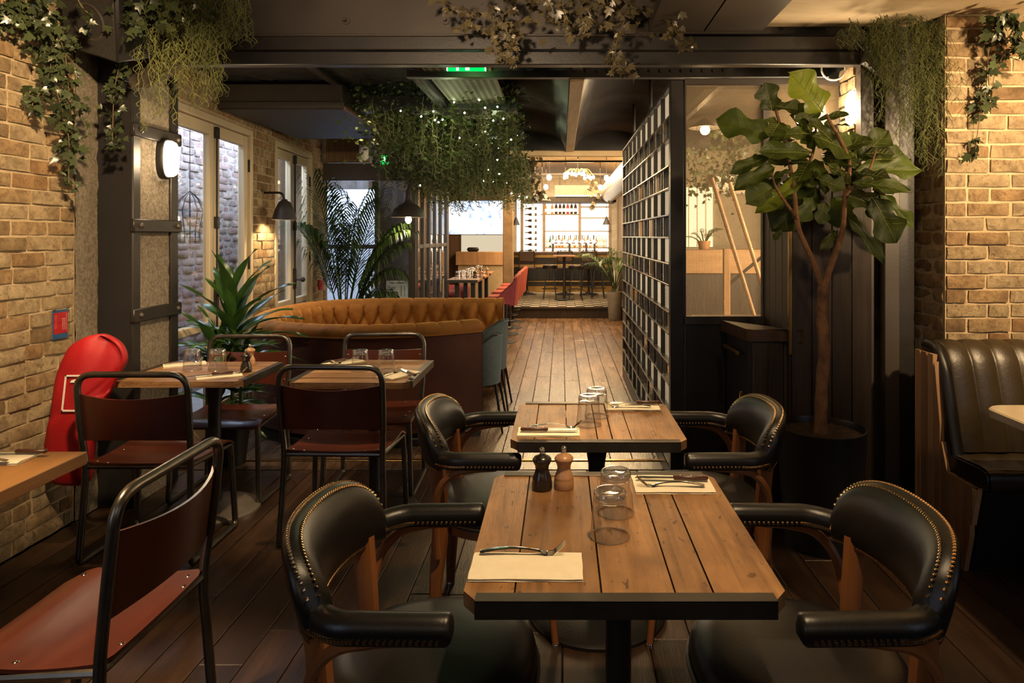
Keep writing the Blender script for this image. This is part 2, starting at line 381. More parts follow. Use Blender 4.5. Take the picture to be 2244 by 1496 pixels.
m_bark = mat('fig_bark', (.33, .17, .08), (.13, .062, .03), .85, scale=22, stretch=(1, 1, .6), bump=1.0, bscale=60)
m_fig = mat('fig_leaf', (.068, .096, .009), (.036, .054, .006), .5, scale=4, rnd=.5, trans=.32, bump=.15, bscale=10)
m_figy = mat('fig_leaf_young', (.22, .27, .02), (.15, .19, .016), .38, scale=4, rnd=.15, trans=.38)
m_vein = mat('leaf_vein', (.26, .28, .07), (.2, .22, .05), .5)
m_drac = mat('dracaena_leaf', (.06, .14, .026), (.03, .075, .016), .28, scale=3, stretch=(1, 6, 1), rnd=.3, trans=.2)
m_palm = mat('palm_leaf', (.07, .12, .03), (.035, .065, .018), .36, scale=6, rnd=.3, trans=.25)
m_palmstem = mat('palm_stem', (.12, .16, .035), (.08, .10, .02), .5)
m_ivy = mat('ivy_leaf', (.055, .068, .028), (.026, .036, .016), .30, scale=20, rnd=.45, trans=.15)
m_ivyb = mat('ivy_leaf_warmlit', (.13, .10, .05), (.07, .06, .032), .34, scale=20, rnd=.45, trans=.15)  # brown of the warm light put into the leaf colour
m_stem = mat('ivy_stem', (.16, .11, .06), (.09, .06, .03), .8)
m_moss = mat('hanging_moss', (.24, .25, .075), (.13, .145, .045), .8, scale=9, trans=.25)
m_mossd = mat('hanging_moss_dark', (.11, .12, .026), (.06, .07, .016), .8, scale=9, trans=.2)
m_fol = mat('canopy_foliage', (.085, .12, .03), (.03, .05, .014), .5, scale=4, trans=.25)
m_fol2 = mat('canopy_tendrils', (.20, .20, .085), (.11, .115, .05), .7, scale=4, trans=.25)
m_marble = mat('cream_marble', (.72, .60, .42), (.60, .47, .30), .22, scale=3, detail=8, contrast=(.2, .8))
m_oakslat = mat('oak_slat', (.52, .31, .165), (.38, .21, .10), .55, scale=2, stretch=(8, 8, 1), rnd=.2, bump=.2)
m_concpot = mat('concrete_pot', (.25, .22, .17), (.18, .155, .12), .85, scale=7, bump=.4)
m_blackpot = mat('black_pot', (.011, .010, .010), (.008, .007, .007), .4)
m_bulk = emit('bulkhead_glow', (1, .80, .52), 9)
m_bulb = emit('bulb_glow', (1, .70, .36), 60)
m_fairy = emit('fairy_glow', (.92, 1, .62), 45)
m_green = emit('exit_green', (.0, .80, .10), 1.3)
m_greenw = emit('exit_white', (.55, 1, .62), 4)
m_shade = mat('lamp_enamel_black', (.05, .045, .04), (.035, .03, .027), .45)
m_shadew = mat('lamp_enamel_white', (.85, .82, .76), (.8, .77, .7), .4)
# ------------------------------------------------------------------ room shell
def brick_mesh(i):
    rr = random.Random(100+i); L_, D_, H_ = .226, .10, .069
    nx, nz = 5, 3; vs = []; fs = []
    off = V((rr.uniform(0, 99), rr.uniform(0, 99), rr.uniform(0, 99)))
    for a in range(nx):
        for b in range(nz):
            x = (a/(nx-1)-.5)*L_; z = (b/(nz-1)-.5)*H_
            n = noise.noise_vector(V((x*14, 0, z*20))+off)
            ed = (a in (0, nx-1)) + (b in (0, nz-1))
            vs.append((x*(1-.03*(ed > 0))+n.x*.006, -D_/2+(.006 if ed == 1 else .010 if ed == 2 else 0)+n.y*.006, z*(1-.05*(b != 1))+n.z*.004))
    for a in range(nx-1):
        for b in range(nz-1):
            k = a*nz+b; fs.append((k, k+nz, k+nz+1, k+1))
    rim = [a*nz for a in range(nx)] + [(nx-1)*nz+b for b in range(1, nz)] + [a*nz+nz-1 for a in range(nx-2, -1, -1)] + [b for b in range(nz-2, 0, -1)]
    n0 = len(vs)
    for k in rim: vs.append((vs[k][0], D_/2, vs[k][2]))
    m = len(rim)
    for i2 in range(m): fs.append((rim[i2], n0+i2, n0+(i2+1) % m, rim[(i2+1) % m]))
    mb = MB(); mb.add(vs, fs); return mb
BR = [brick_mesh(i).mesh('brick', m_brick, ang=70) for i in range(9)]
BR2 = [brick_mesh(i+20).mesh('brick', m_brick2, ang=70) for i in range(6)]
def lay_bricks(parent, fn, rz, u0, u1, z0, z1, holes=(), meshes=BR, cap=300, pitch=.077, proud=.0, lim=None, seed=1):
    """fn(u, z) -> point on the wall face; bricks run along u and skip the holes (u0, u1, z0, z1)"""
    rr = random.Random(seed); cnt = 0; rest = MB()
    row = 0; z = z0+pitch/2
    while z < z1-.01:
        segs = [(u0, u1)]
        for h in holes:
            if h[2]-.02 < z < h[3]+.02:
                ns = []
                for a, b in segs:
                    if h[1] <= a or h[0] >= b: ns.append((a, b)); continue
                    if h[0] > a: ns.append((a, h[0]))
                    if h[1] < b: ns.append((h[1], b))
                segs = ns
        for a, b in segs:
            u = a; first = True
            while u < b-.03:
                ln = rr.choice((.225, .235, .215, .225, .12)) if not (first and row % 2) else .115
                first = False
                if u+ln > b-.05: ln = b-u
                me = rr.choice(meshes)
                p = fn(u+ln/2, z)
                sc = ((ln-.012)/.225, rr.uniform(.9, 1.15), rr.uniform(.92, 1.04)*(1 if rr.random() < .5 else 1))
                if lim is None or lim(u+ln/2, z):
                    o = inst('brick', me, parent, p, (rr.uniform(-.015, .015), rr.uniform(-.012, .012)+(pi if rr.random() < .5 else 0), rz+rr.uniform(-.012, .012)), sc)
                    cnt += 1
                u += ln
        z += pitch; row += 1
    return cnt
# --- near left brick wall (x = -2.65)
wl = struct('wall_left')
MB().box(-2.95, -2.641, .6, 3.715, 0, 3.05).build('mortar_bed', m_mortar, wl)
lay_bricks(wl, lambda u, z: (-2.675, u, z), pi/2, 2.25, 3.70, 0, 2.9, seed=3)
mb = MB(); mb.grid(lambda a, b: (-2.628+.012*noise.noise(V((a*3, b*40, 1)))+.02*(a > .9)*0, 3.70+a*.19, b*3.0), 6, 60); mb.box(-2.9, -2.665, 3.71, 3.89, 0, 3)
mb.build('concrete_reveal', m_conc, wl)
# --- far left wall with the two pairs of glazed doors: it drifts left with depth
WX = lambda u: -2.35-.067*u
WA = atan2(.067, 1)
wf = struct('wall_left_far')
D1 = (4.62, 6.06); D2 = (6.62, 7.84); DT = 2.47
def wslab(u0, u1, z0, z1, w0, w1):
    mb = MB(); mb.box(w0, w1, u0, u1, z0, z1)
    mb.v = [(WX(y)+x, y, z) for x, y, z in mb.v]; return mb
mb = wslab(4.2, D1[0], 0, 2.9, -.10, .014)
for a in (wslab(D1[1], D2[0], 0, 2.9, -.10, .014), wslab(D2[1], 8.5, 0, 2.9, -.10, .014), wslab(D1[0], D1[1], DT, 2.9, -.10, .014), wslab(D2[0], D2[1], DT, 2.9, -.10, .014)):
    mb.add(a.v, a.f)
mb.build('mortar_bed', m_mortar, wf)
lay_bricks(wf, lambda u, z: (WX(u)-.02, u, z), pi/2+WA, 4.3, 8.4, .03, 2.72, holes=[(D1[0], D1[1], 0, DT), (D2[0], D2[1], 0, DT)], seed=5)
def door_pair(name, u0, u1):
    d = struct(name)
    f = MB()
    def bar(a, b, z0, z1, w0=-.07, w1=.03, bb=.006):
        t = MB(); t.rbox(w0, w1, a, b, z0, z1, bb); t.v = [(WX(y)+x, y, z) for x, y, z in t.v]; return t
    fr = MB()
    for q in ((u0, u0+.055, 0, DT), (u1-.055, u1, 0, DT), (u0+.055, u1-.055, DT-.055, DT)):
        t = bar(*q); fr.add(t.v, t.f)
    fr.build('door_frame', m_frame, d)
    mid = (u0+u1)/2
    for k, (a, b) in enumerate(((u0+.058, mid-.004), (mid+.004, u1-.058))):
        lf = MB(); st = .085
        for q in ((a, a+st, .02, DT-.06), (b-st, b, .02, DT-.06), (a+st, b-st, DT-.15, DT-.06), (a+st, b-st, .02, .22), (a+st, b-st, .82, .88)):
            t = bar(*q, w0=-.05, w1=.005); lf.add(t.v, t.f)
        leaf = lf.build('door_leaf', m_frame, d)
        for z0, z1 in ((.22, .82), (.88, DT-.15)):
            t = bar(a+st, b-st, z0, z1, -.03, -.024, .001); t.build('glass_pane', m_pane, leaf)
        for z in (.35, 1.25, 2.1):
            hz = bar((a-.02 if k == 0 else b-.005), (a+.005 if k == 0 else b+.02), z, z+.11, .004, .022, .003); hz.build('hinge', m_iron, leaf)
    bolt = MB(); x = WX(mid)
    bolt.tube([(x+.022, mid, .3), (x+.022, mid, DT-.1)], .009, 6)
    bolt.rbox(x+.006, x+.03, mid-.022, mid+.022, .98, 1.2, .004); bolt.tube([(x+.03, mid, 1.08), (x+.09, mid, 1.08)], .010, 8); bolt.ball((x+.105, mid, 1.08), .027, 10)
    for z in (.35, 1.6, 2.3): bolt.rbox(x+.006, x+.036, mid-.02, mid+.02, z, z+.09, .004)
    bolt.build('espagnolette_bolt', m_iron, d)
    return d
door_pair('door_1', *D1); door_pair('door_2', *D2)
# --- brick alley outside the doors
wo = struct('wall_outside')
MB().box(-3.95, -3.634, 4.0, 11, -.1, 3.2).build('mortar_bed', m_mortar2, wo)
lay_bricks(wo, lambda u, z: (-3.675, u, z), pi/2, 6.1, 8.1, .02, 2.75, meshes=BR2, seed=8)
lay_bricks(wo, lambda u, z: (-3.675, u, z), pi/2, 8.5, 9.7, .02, 2.75, meshes=BR2, seed=9)
wob = struct('wall_outside_end')
MB().box(-3.7, -2.9, 10.3, 10.5, -.1, 3.2).build('plaster_face', m_mortar2, wob)
MB().box(-3.7, -2.68, 4.0, 10.4, -.12, -.002).build('ground_outside', m_mortar2, struct('ground_alley'))
# --- right brick wall, facing the room (y = 3.65) with its shaded return
wr = struct('wall_right')
MB().box(2.047, 4.2, 3.651, 4.1, 0, 3.0).build('mortar_bed', m_mortar, wr)
lay_bricks(wr, lambda u, z: (u, 3.685, z), 0, 2.044, 3.9, .95, 2.74, seed=12)
lay_bricks(wr, lambda u, z: (2.088, u, z), -pi/2, 3.66, 4.0, .95, 2.74, seed=13)
# --- floor: planks in the front room, a threshold board, planks in the corridor
fl = struct('floor')
MB().box(-3.0, 4.2, -.5, 12.9, -.06, -.0125).build('floor_bed', m_gap, fl)
def plank_mesh(wd, m): return MB().rbox(-wd/2, wd/2, -.5, .5, -.012, 0, .0022).mesh('plank', m, smooth=False)
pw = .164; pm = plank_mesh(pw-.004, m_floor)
rr = random.Random(5)
x = -2.62
while x < 2.6:
    y = 1.3-rr.uniform(0, 1.0)
    while y < 4.50:
        ln = rr.uniform(.9, 1.7); e = min(y+ln, 4.50)
        if 4.50-e < .25: e = 4.50
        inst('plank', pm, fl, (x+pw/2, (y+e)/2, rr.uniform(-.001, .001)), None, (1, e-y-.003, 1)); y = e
    x += pw
MB().rbox(-2.6, 1.85, 4.505, 4.665, -.012, .004, .003).build('threshold_board', m_floor2, fl)
MB().rbox(-2.6, 1.85, 4.67, 4.705, -.012, .010, .004).build('threshold_strip', m_brass, fl)
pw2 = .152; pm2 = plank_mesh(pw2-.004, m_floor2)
x = -2.7
while x < 1.0:
    y = 4.71-rr.uniform(0, 1.0); far = 12.83 if x > -1.1 else 8.2
    while y < far:
        ln = rr.uniform(1.2, 2.3); e = min(y+ln, far); s0 = max(y, 4.71)
        if far-e < .3: e = far
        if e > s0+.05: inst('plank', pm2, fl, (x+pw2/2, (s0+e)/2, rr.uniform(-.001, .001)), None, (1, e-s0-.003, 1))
        y = e
    x += pw2
# --- bar platform with chequer tiles
pl = struct('floor_platform')
MB().box(-1.1, 1.3, 12.84, 18.2, 0, .205).build('riser', m_pier, pl)
t0 = mat('tile_black', (.022, .019, .017), None, .3, rnd=.3); t1 = mat('tile_white', (.36, .31, .25), (.3, .26, .2), .3, rnd=.12)
tm = [MB().rbox(-.084, .084, -.084, .084, 0, .01, .003).mesh('tile', q, smooth=False) for q in (t0, t1)]
for i in range(13):
    for j in range(20):
        inst('tile', tm[(i+j) % 2], pl, (-1.02+i*.172, 12.93+j*.172, .205))
MB().rbox(-1.1, 1.3, 12.815, 12.842, .17, .214, .004).build('nosing', m_pier, pl)
# --- ceilings
ce = struct('ceiling')
MB().box(1.11, 4.3, -.5, 3.86, 2.72, 2.8).build('plaster_panel', m_plaster, ce)
mb = MB(); mb.grid(lambda a, b: (-3.0+4.3*a*1.0, -.5+4.4*b, 3.0), 4, 4); mb.build('ceiling_sheet', m_dceil, ce)
MB().rbox(.48, .785, .2, 3.80, 2.672, 2.76, .002).build('soffit_panel', m_steel2, ce)
MB().rbox(.792, 1.11, .2, 3.80, 2.672, 2.76, .002).build('soffit_panel', m_steel2, ce)
cc = struct('ceiling_corridor')
mb = MB(); mb.grid(lambda a, b: (-3.1+2.65*a, 4.03+6.5*b, 2.76+.03*noise.noise(V((a*30, b*70, 0)))), 50, 110); mb.build('sprayed_sheet', m_dceil, cc)
def vault(xc, hw, rise, y0, y1, zs=2.56):
    mb = MB(); n = int((y1-y0)/.0165)
    def f(a, b):
        t = (a*2-1); y = y0+(y1-y0)*b; c = .012*sin(b*n*pi/2)
        return (xc+hw*t, y, zs+rise*sqrt(max(1-t*t, 0))+c)
    mb.grid(f, 17, n); return mb
vault(-.45, .5, .24, 4.42, 8.2).build('corrugated_vault', m_corr, cc)
vault(.60, .45, .24, 4.42, 8.2).build('corrugated_vault', m_corr, cc)
vault(1.6, .5, .24, 4.42, 8.2).build('corrugated_vault', m_corr, cc)
MB().rbox(.055, .148, 4.46, 8.2, 2.545, 2.62, .004).build('ceiling_joist', mat('joist_pale_wood', (.46, .33, .19), (.36, .24, .13), .6, scale=3, stretch=(8, 1, 8), bump=.2), cc)
for px_ in (-.95,): MB().rbox(px_-.04, px_+.04, 4.46, 8.2, 2.57, 2.62, .004).build('ceiling_joist', m_black, cc)
for x in (1.05,): MB().rbox(x, x+.05, 4.46, 8.2, 2.545, 2.62, .004).build('ceiling_joist', m_steel, cc)
mb = MB(); mb.rbox(-1.0, 1.8, 4.40, 4.46, 2.56, 2.74, .004)
mb.build('channel_beam', m_steel, cc)
bm_ = MB().lathe([(0, -.012), (.011, -.012), (.011, .002), (0, .002)], 6, M=Matrix.Rotation(pi/2, 4, 'X')).mesh('nut', m_iron, smooth=False)
for k in range(22): inst('nut', bm_, cc, (-.38+k*.068, 4.392, 2.60))
MB().rbox(.065, .135, 4.2, 4.47, 2.60, 2.70, .004).build('joist_bracket', m_steel2, cc)
MB().box(-1.0, 2.1, 8.14, 8.2, 2.56, 2.86).build('vault_end', m_steel, cc)
# perforated soffit lit by the exit sign
m_perf = mat('perforated_soffit', (.34, .33, .24), (.26, .25, .18), .7, scale=6)
def perf_extra():
    m, N, L = nt('perforated_soffit_holes'); b = N.new('ShaderNodeBsdfPrincipled'); o = N.new('ShaderNodeOutputMaterial')
    vec, _ = coords(N, L, (1, 1, 0), False); vo = N.new('ShaderNodeTexVoronoi'); vo.inputs['Scale'].default_value = 21; vo.inputs['Randomness'].default_value = 0
    L.new(vec, vo.inputs['Vector']); r = ramp(N, [(.30, (.006, .006, .004)), (.36, (.22, .215, .15))]); L.new(vo.outputs['Distance'], r.inputs[0])
    L.new(r.outputs[0], b.inputs['Base Color']); b.inputs['Roughness'].default_value = .7; L.new(b.outputs[0], o.inputs[0]); return m
MB().box(-.88, -.45, 4.2, 6.2, 2.60, 2.64).build('perforated_panel', perf_extra(), cc)
# --- far rooms
fr_ = struct('wall_back')
MB().box(-3.6, 4.2, 18.2, 18.4, 0, 4).build('plaster_face', m_mortar, fr_)
m_barceil = mat('bar_ceiling', (.55, .40, .22), (.42, .29, .14), .7, scale=4)
cb = struct('ceiling_bar')
mb = MB(); mb.grid(lambda a, b: (.2+1.05*(a*2-1), 8.32+9.9*b, 2.72+.32*sqrt(max(1-(a*2-1)**2, 0))), 17, 30); mb.build('vault_sheet', m_barceil, cb)
MB().box(-3.6, -.85, 8.3, 18.2, 2.78, 2.9).build('ceiling_sheet', m_dceil, cb); MB().box(1.25, 4.2, 4.4, 18.2, 2.82, 2.95).build('ceiling_sheet', m_dceil, cb)
for x in (-.84, 1.16): MB().rbox(x, x+.09, 8.3, 17.5, 2.60, 2.74, .004).build('ceiling_joist', m_barceil, cb)
for y in (10.4, 12.6): MB().rbox(-.8, 1.2, y, y+.03, 2.66, 2.69, .004).build('conduit', m_steel2, cb)
tr = struct('trim_1'); MB().rbox(-.62, .78, 8.2, 8.32, 2.50, 2.565, .005).build('lintel', m_barceil, tr); MB().rbox(-.62, .78, 8.19, 8.31, 2.568, 2.63, .004).build('lintel_plate', m_steel2, tr)
m_pillar = mat('concrete_pillar', (.26, .17, .09), (.17, .11, .055), .9, scale=6, bump=.5)
ws = struct('wall_dining')
MB().box(-3.6, -1.1, 14.2, 14.3, 0, 3).build('panel_face', mat('brown_panelling', (.16, .095, .05), (.11, .065, .032), .6, scale=2, stretch=(8, 1, .6), bump=.3), ws)
MB().rbox(-1.085, -.90, 12.7, 12.95, 0, 2.9, .01).build('column_face', m_pillar, struct('column_bar'))
wrr = struct('wall_bar_right'); MB().box(1.48, 1.56, 8.6, 18.2, 0, 3).build('plaster_face', m_pillar, wrr)
MB().box(-3.6, -3.5, 8.3, 18.2, 0, 3).build('plaster_face', m_pillar, struct('wall_dining_left'))
# --- back room behind the room divider
wb = struct('wall_back_room')
m_beige = mat('beige_plaster', (.34, .28, .20), (.26, .21, .14), .8, scale=3, bump=.1)
MB().box(1.10, 4.2, 8.9, 9.0, 0, 3).build('plaster_face', m_beige, wb); MB().box(3.6, 3.7, 4.0, 9, 0, 3).build('plaster_side', m_beige, wb)
mb = MB(); mb.box(1.0, 3.7, 4.7, 9, -.012, -.002); mb.build('floor_boards', m_floor2, struct('floor_back_room'))
# ------------------------------------------------------------------ steel portal: beam, columns
be = struct('beam')
MB().rbox(-2.65, 1.72, 3.86, 3.95, 2.590, 2.668, .005).build('flange', m_steel, be)
MB().rbox(-2.65, 1.70, 3.868, 3.94, 2.508, 2.584, .005).build('flange_plate', m_steel, be)
MB().box(-2.65, 1.75, 3.98, 4.0, 2.60, 3.1).build('web', m_steel2, be)
MB().rbox(-2.65, .48, 3.845, 3.90, 2.664, 2.676, .003).build('flange_lip', m_steel2, be)
bolt = MB(); bolt.lathe([(0, 0), (.024, 0), (.024, .012), (.012, .012), (.012, .05), (0, .05)], 8, M=Matrix.Rotation(pi/2, 4, 'X')); bme = bolt.mesh('bolt', m_steel2)
for x in (-1.25, -.672): inst('bolt', bme, be, (x, 3.98, 2.79))
cl = struct('column_left')
MB().rbox(-2.665, -2.43, 3.88, 3.955, 0, 2.56, .004).build('front_flange', m_black, cl)
MB().rbox(-2.62, -2.43, 4.265, 4.345, 0, 2.56, .004).build('back_flange', m_steel, cl)
mb = MB(); mb.grid(lambda a, b: (-2.445+.006*noise.noise(V((a*9, b*40, 3))), 3.955+a*.31, b*2.47), 14, 80); mb.build('concrete_fill', m_conc, cl)
MB().box(-2.70, -2.46, 3.95, 4.3, 0, 2.56).build('concrete_core', m_conc, cl)
MB().rbox(-2.435, -2.428, 3.885, 3.95, 0, 2.5, .002).build('flange_edge', m_steel, cl)
for z in (.35, 1.085, 1.60, 2.145):
    b_ = MB().rbox(-2.44, -2.412, 3.868, 4.355, z-.038, z+.038, .006).build('batten_strap', m_steel, cl)
    for y in (3.93, 4.31): MB().ball((-2.412, y, z), .016, 10).build('bolt', m_steel2, b_)
gus = MB(); gus.prism([(-2.43, 2.56), (-2.16, 2.56), (-2.16, 2.51), (-2.30, 2.37), (-2.43, 2.37)], 3.83, 3.90, lambda x, y, z: (x, z, y)); gus.build('knee_bracket', m_steel2, cl)
cr = struct('column_right')
MB().rbox(1.69, 1.765, 3.86, 3.93, 0, 2.62, .004).build('front_flange', m_steel2, cr)
MB().rbox(1.78, 1.82, 3.92, 4.3, 0, 2.9, .004).build('web', m_black, cr)
MB().rbox(1.815, 1.90, 3.84, 3.92, 0, 2.9, .004).build('cover_plate', m_steel2, cr)
MB().rbox(1.895, 2.0, 3.87, 3.93, 0, 2.9, .004).build('side_plate', m_steel, cr)
MB().box(1.70, 2.06, 4.0, 4.35, 0, 2.9).build('infill', m_black, cr)
MB().box(1.704, 1.78, 3.935, 4.34, 0, 2.55).build('mortar_bed', m_mortar, cr)
lay_bricks(cr, lambda u, z: (1.733, u, z), -pi/2, 3.94, 4.16, 0, 2.52, seed=21)
gus = MB(); gus.prism([(1.70, 2.60), (1.83, 2.60), (1.83, 2.36), (1.69, 2.51)], 3.80, 3.87, lambda x, y, z: (x, z, y)); gus.build('knee_bracket', m_steel, cr)
# ------------------------------------------------------------------ room divider with glass squares
m_gl = [pane_mat('pane_clear', (.9, .9, .88), .10, .45, None), pane_mat('pane_hammered', (.85, .84, .8), .08, .85, 'ham', (.95, .90, .80)), pane_mat('pane_ribbed', (.85, .84, .8), .08, .85, 'rib', (.95, .90, .80))]
rd = thing('room_divider', 'tall black steel room divider with a grid of textured glass squares', 'room divider', (.67, 4.19, 0))
N_COL = 9; Y1 = 3.27; cw = (Y1-.06)/N_COL
edges = [2.467, 2.28, 2.146, 1.977, 1.839, 1.671, 1.529, 1.364, 1.233, 1.062, .931, .747, .617, .445, .315, .135]
MB().rbox(-.004, .076, -.02, .05, 0, 2.49, .003).build('post', m_steel, rd); MB().rbox(0, .04, Y1-.02, Y1+.03, 0, 2.49, .003).build('post', m_steel2, rd)
MB().rbox(-.004, .05, .05, Y1, 2.467, 2.49, .003).build('top_rail', m_steel, rd); MB().rbox(0, .05, .05, Y1, .0, .10, .003).build('bottom_rail', m_steel, rd)
rail = MB().rbox(-.006, .05, 0, Y1-.07, -.005, .005, .001).mesh('shelf_rail', m_tube, smooth=False)
for z in edges[1:]: inst('shelf_rail', rail, rd, (0, .05, z))
bar_ = MB().rbox(-.002, .042, -.004, .004, -.5, .5, .001).mesh('divider_bar', m_steel, smooth=False)
bar2 = MB().rbox(0, .014, -.004, .004, -.5, .5, .001).mesh('divider_bar', m_tube, smooth=False)
dark_sheet = MB().box(.038, .044, -cw/2+.004, cw/2-.004, -.5, .5).mesh('back_plate', m_black, smooth=False)  # black sheets stand in for the darkness behind open rows
pm_ = []
for q in m_gl:      # textured room side, plain clear back
    me = MB().rbox(.026, .032, -cw/2+.006, cw/2-.006, -.5, .5, .001).mesh('glass_square', q, smooth=False); me.materials.append(m_pane); pm_.append(me)
    for p in me.polygons: p.material_index = 0 if p.normal.x < -.9 else 1
rr = random.Random(3)
for k in range(8):
    zt, zb = edges[2*k], edges[2*k+1]; h = zt-zb-.012
    for c in range(N_COL):
        y = .05+cw*(c+.5)
        inst('glass_square', pm_[rr.choice((0, 1, 1, 2, 2))], rd, (0, y, (zt+zb)/2), None, (1, 1, h))
        if c: inst('divider_bar', bar_, rd, (0, .05+cw*c, (zt+zb)/2), None, (1, 1, h))
    if 2*k+2 < len(edges):
        zt2, zb2 = edges[2*k+1], edges[2*k+2]
        for c in range(1, N_COL): inst('divider_bar', bar2, rd, (0, .05+cw*c, (zt2+zb2)/2), None, (1, 1, zt2-zb2-.012))
        for c in range(N_COL):
            if rr.random() < .8: inst('back_plate', dark_sheet, rd, (0, .05+cw*(c+.5), (zt2+zb2)/2), None, (1, 1, zt2-zb2-.012))
for y in (1.1, 2.3): MB().tube([(.02, y, 2.49), (.02, y, 2.79)], .014, 8).build('hanger_rod', m_steel, rd)
# --- glazed wire screen facing the front room
m_mesh = pane_mat('wired_glass', (.9, .86, .78), .10, .13, None, (.75, .58, .36))
gs = thing('glazed_screen', 'dark framed screen with wired glass beside the room divider', 'screen', (.75, 4.19, 0))
fr = MB()
for q in ((.0, .012, 0, 2.50), (.478, .525, 0, 2.50), (.985, 1.02, 0, 2.50)): fr.rbox(q[0], q[1], -.02, .03, q[2], q[3], .003)
for q in ((0, 1.02, 2.46, 2.50), (0, .5, 1.0, 1.05)): fr.rbox(q[0], q[1], -.022, .032, q[2], q[3], .003)
fr.build('frame', m_steel2, gs)
MB().box(.012, .478, .0, .006, 1.05, 2.46).build('glass_pane', m_mesh, gs); MB().box(.525, .985, .0, .006, 1.05, 2.46).build('glass_pane', m_mesh, gs)
MB().rbox(.012, .478, -.005, .02, 0.0, 1.0, .003).build('lower_panel', m_steel, gs)
wm = MB()
for x in [.02+.010*i for i in range(97)]:
    if .478 < x < .525: continue
    wm.box(x-.0003, x+.0003, .0085, .0100, 1.05, 2.46)
for z in [1.06+.010*i for i in range(140)]: wm.box(.012, .985, .0085, .0100, z-.0003, z+.0003)
tag(wm.build('wire_mesh', m_steel2, gs, smooth=False), kind='stuff')
# --- timber-clad pier and the angled service counter in front of it
pr = thing('timber_pier', 'dark timber clad service cupboard behind the potted fig tree', 'cupboard', (1.235, 3.70, 0))
MB().box(.012, .44, .012, .28, 0, 1.88).build('carcass', m_black, pr)
for k in range(4): MB().rbox(0, .012, .012+k*.117, .012+k*.117+.114, 0, 1.88, .003).build('plank', m_pier, pr)
for k in range(4): MB().rbox(.014+k*.108, .014+k*.108+.105, 0, .012, 0, 1.88, .003).build('plank', m_pier, pr)
MB().rbox(-.008, .012, -.008, .012, .9, 1.88, .002).build('brass_corner_strip', m_brass, pr)
hs = thing('service_counter', 'low angular dark wood service counter beside the glazed screen', 'counter', (1.0, 3.76, 0))
top = [(-.02, .38), (.015, .0), (.05, -.035), (.30, -.035), (.305, -.03), (.228, -.02), (.228, .38)]
MB().prism([(-.03, .40), (.015, .0), (.05, -.035), (.305, -.035), (.305, -.072), (.04, -.078), (-.005, -.03)][:5]+[(.305, -.062), (.23, -.062), (.23, .40)][:0] or top, .965, 1.03).build('counter_top', m_counter, hs)
MB().prism([(.0, .38), (.03, .02), (.06, -.005), (.222, -.005), (.222, .38)], .0, .96).build('carcass', m_black, hs)
for k in range(3): MB().rbox(.045+k*.085, .045+k*.085+.082, -.03, -.008, 0, .96, .003).build('plank', m_pier, hs)
MB().tube([(-.03, .3, .89), (-.02, .05, .89)], .013, 8).build('brass_rail', m_brass, hs)
MB().rbox(-.012, .008, .03, .05, .35, .68, .003).build('brass_handle', m_brass, hs)
# ------------------------------------------------------------------ bulkhead lamps
def bulkhead(loc, rot, label, grp):
    t = thing('bulkhead_lamp', label, 'wall lamp', loc, 0, grp); t.rotation_euler = rot
    # local: oval in the xz plane, facing -y
    def oval(rx, rz, y, n=28): return [(rx*(1 if abs(cos(a)) > 1e9 else 1)*math.copysign(abs(cos(a))**.75, cos(a)), y, rz*math.copysign(abs(sin(a))**.75, sin(a))) for a in [2*pi*k/n for k in range(n)]]
    def loft(rings, cap=True):
        mb = MB(); vs = []; fs = []; n = len(rings[0])
        for r_ in rings: vs += r_
        for i in range(len(rings)-1):
            for k in range(n): fs.append((i*n+k, (i+1)*n+k, (i+1)*n+(k+1) % n, i*n+(k+1) % n)[::-1])
        if cap: fs.append(tuple((len(rings)-1)*n+k for k in range(n))[::-1])
        return mb.add(vs, fs)
    loft([oval(.072, .125, 0), oval(.072, .125, -.03), oval(.066, .118, -.04), oval(.055, .108, -.04)], False).build('base_ring', m_iron, t)
    loft([oval(.058, .110, -.03), oval(.058, .110, -.055), oval(.05, .10, -.075), oval(.03, .075, -.088), oval(.008, .03, -.092)]).build('glass_bowl', m_bulk, t)
    return t
bulkhead((-2.43, 4.17, 2.01), (0, 0, pi/2), 'oval glowing bulkhead lamp on the concrete-filled left column', 'bulkhead lamps')
lamp('POINT', (-2.28, 4.16, 2.01), 8, (1, .74, .44), size=.06, name='bulkhead_light')
bulkhead((1.752, 3.985, 2.28), (0, 0, -pi/2), 'oval glowing bulkhead lamp half hidden behind the right column flange', 'bulkhead lamps')
lamp('POINT', (1.57, 3.99, 2.28), 13, (1, .74, .44), size=.06, name='bulkhead_light')
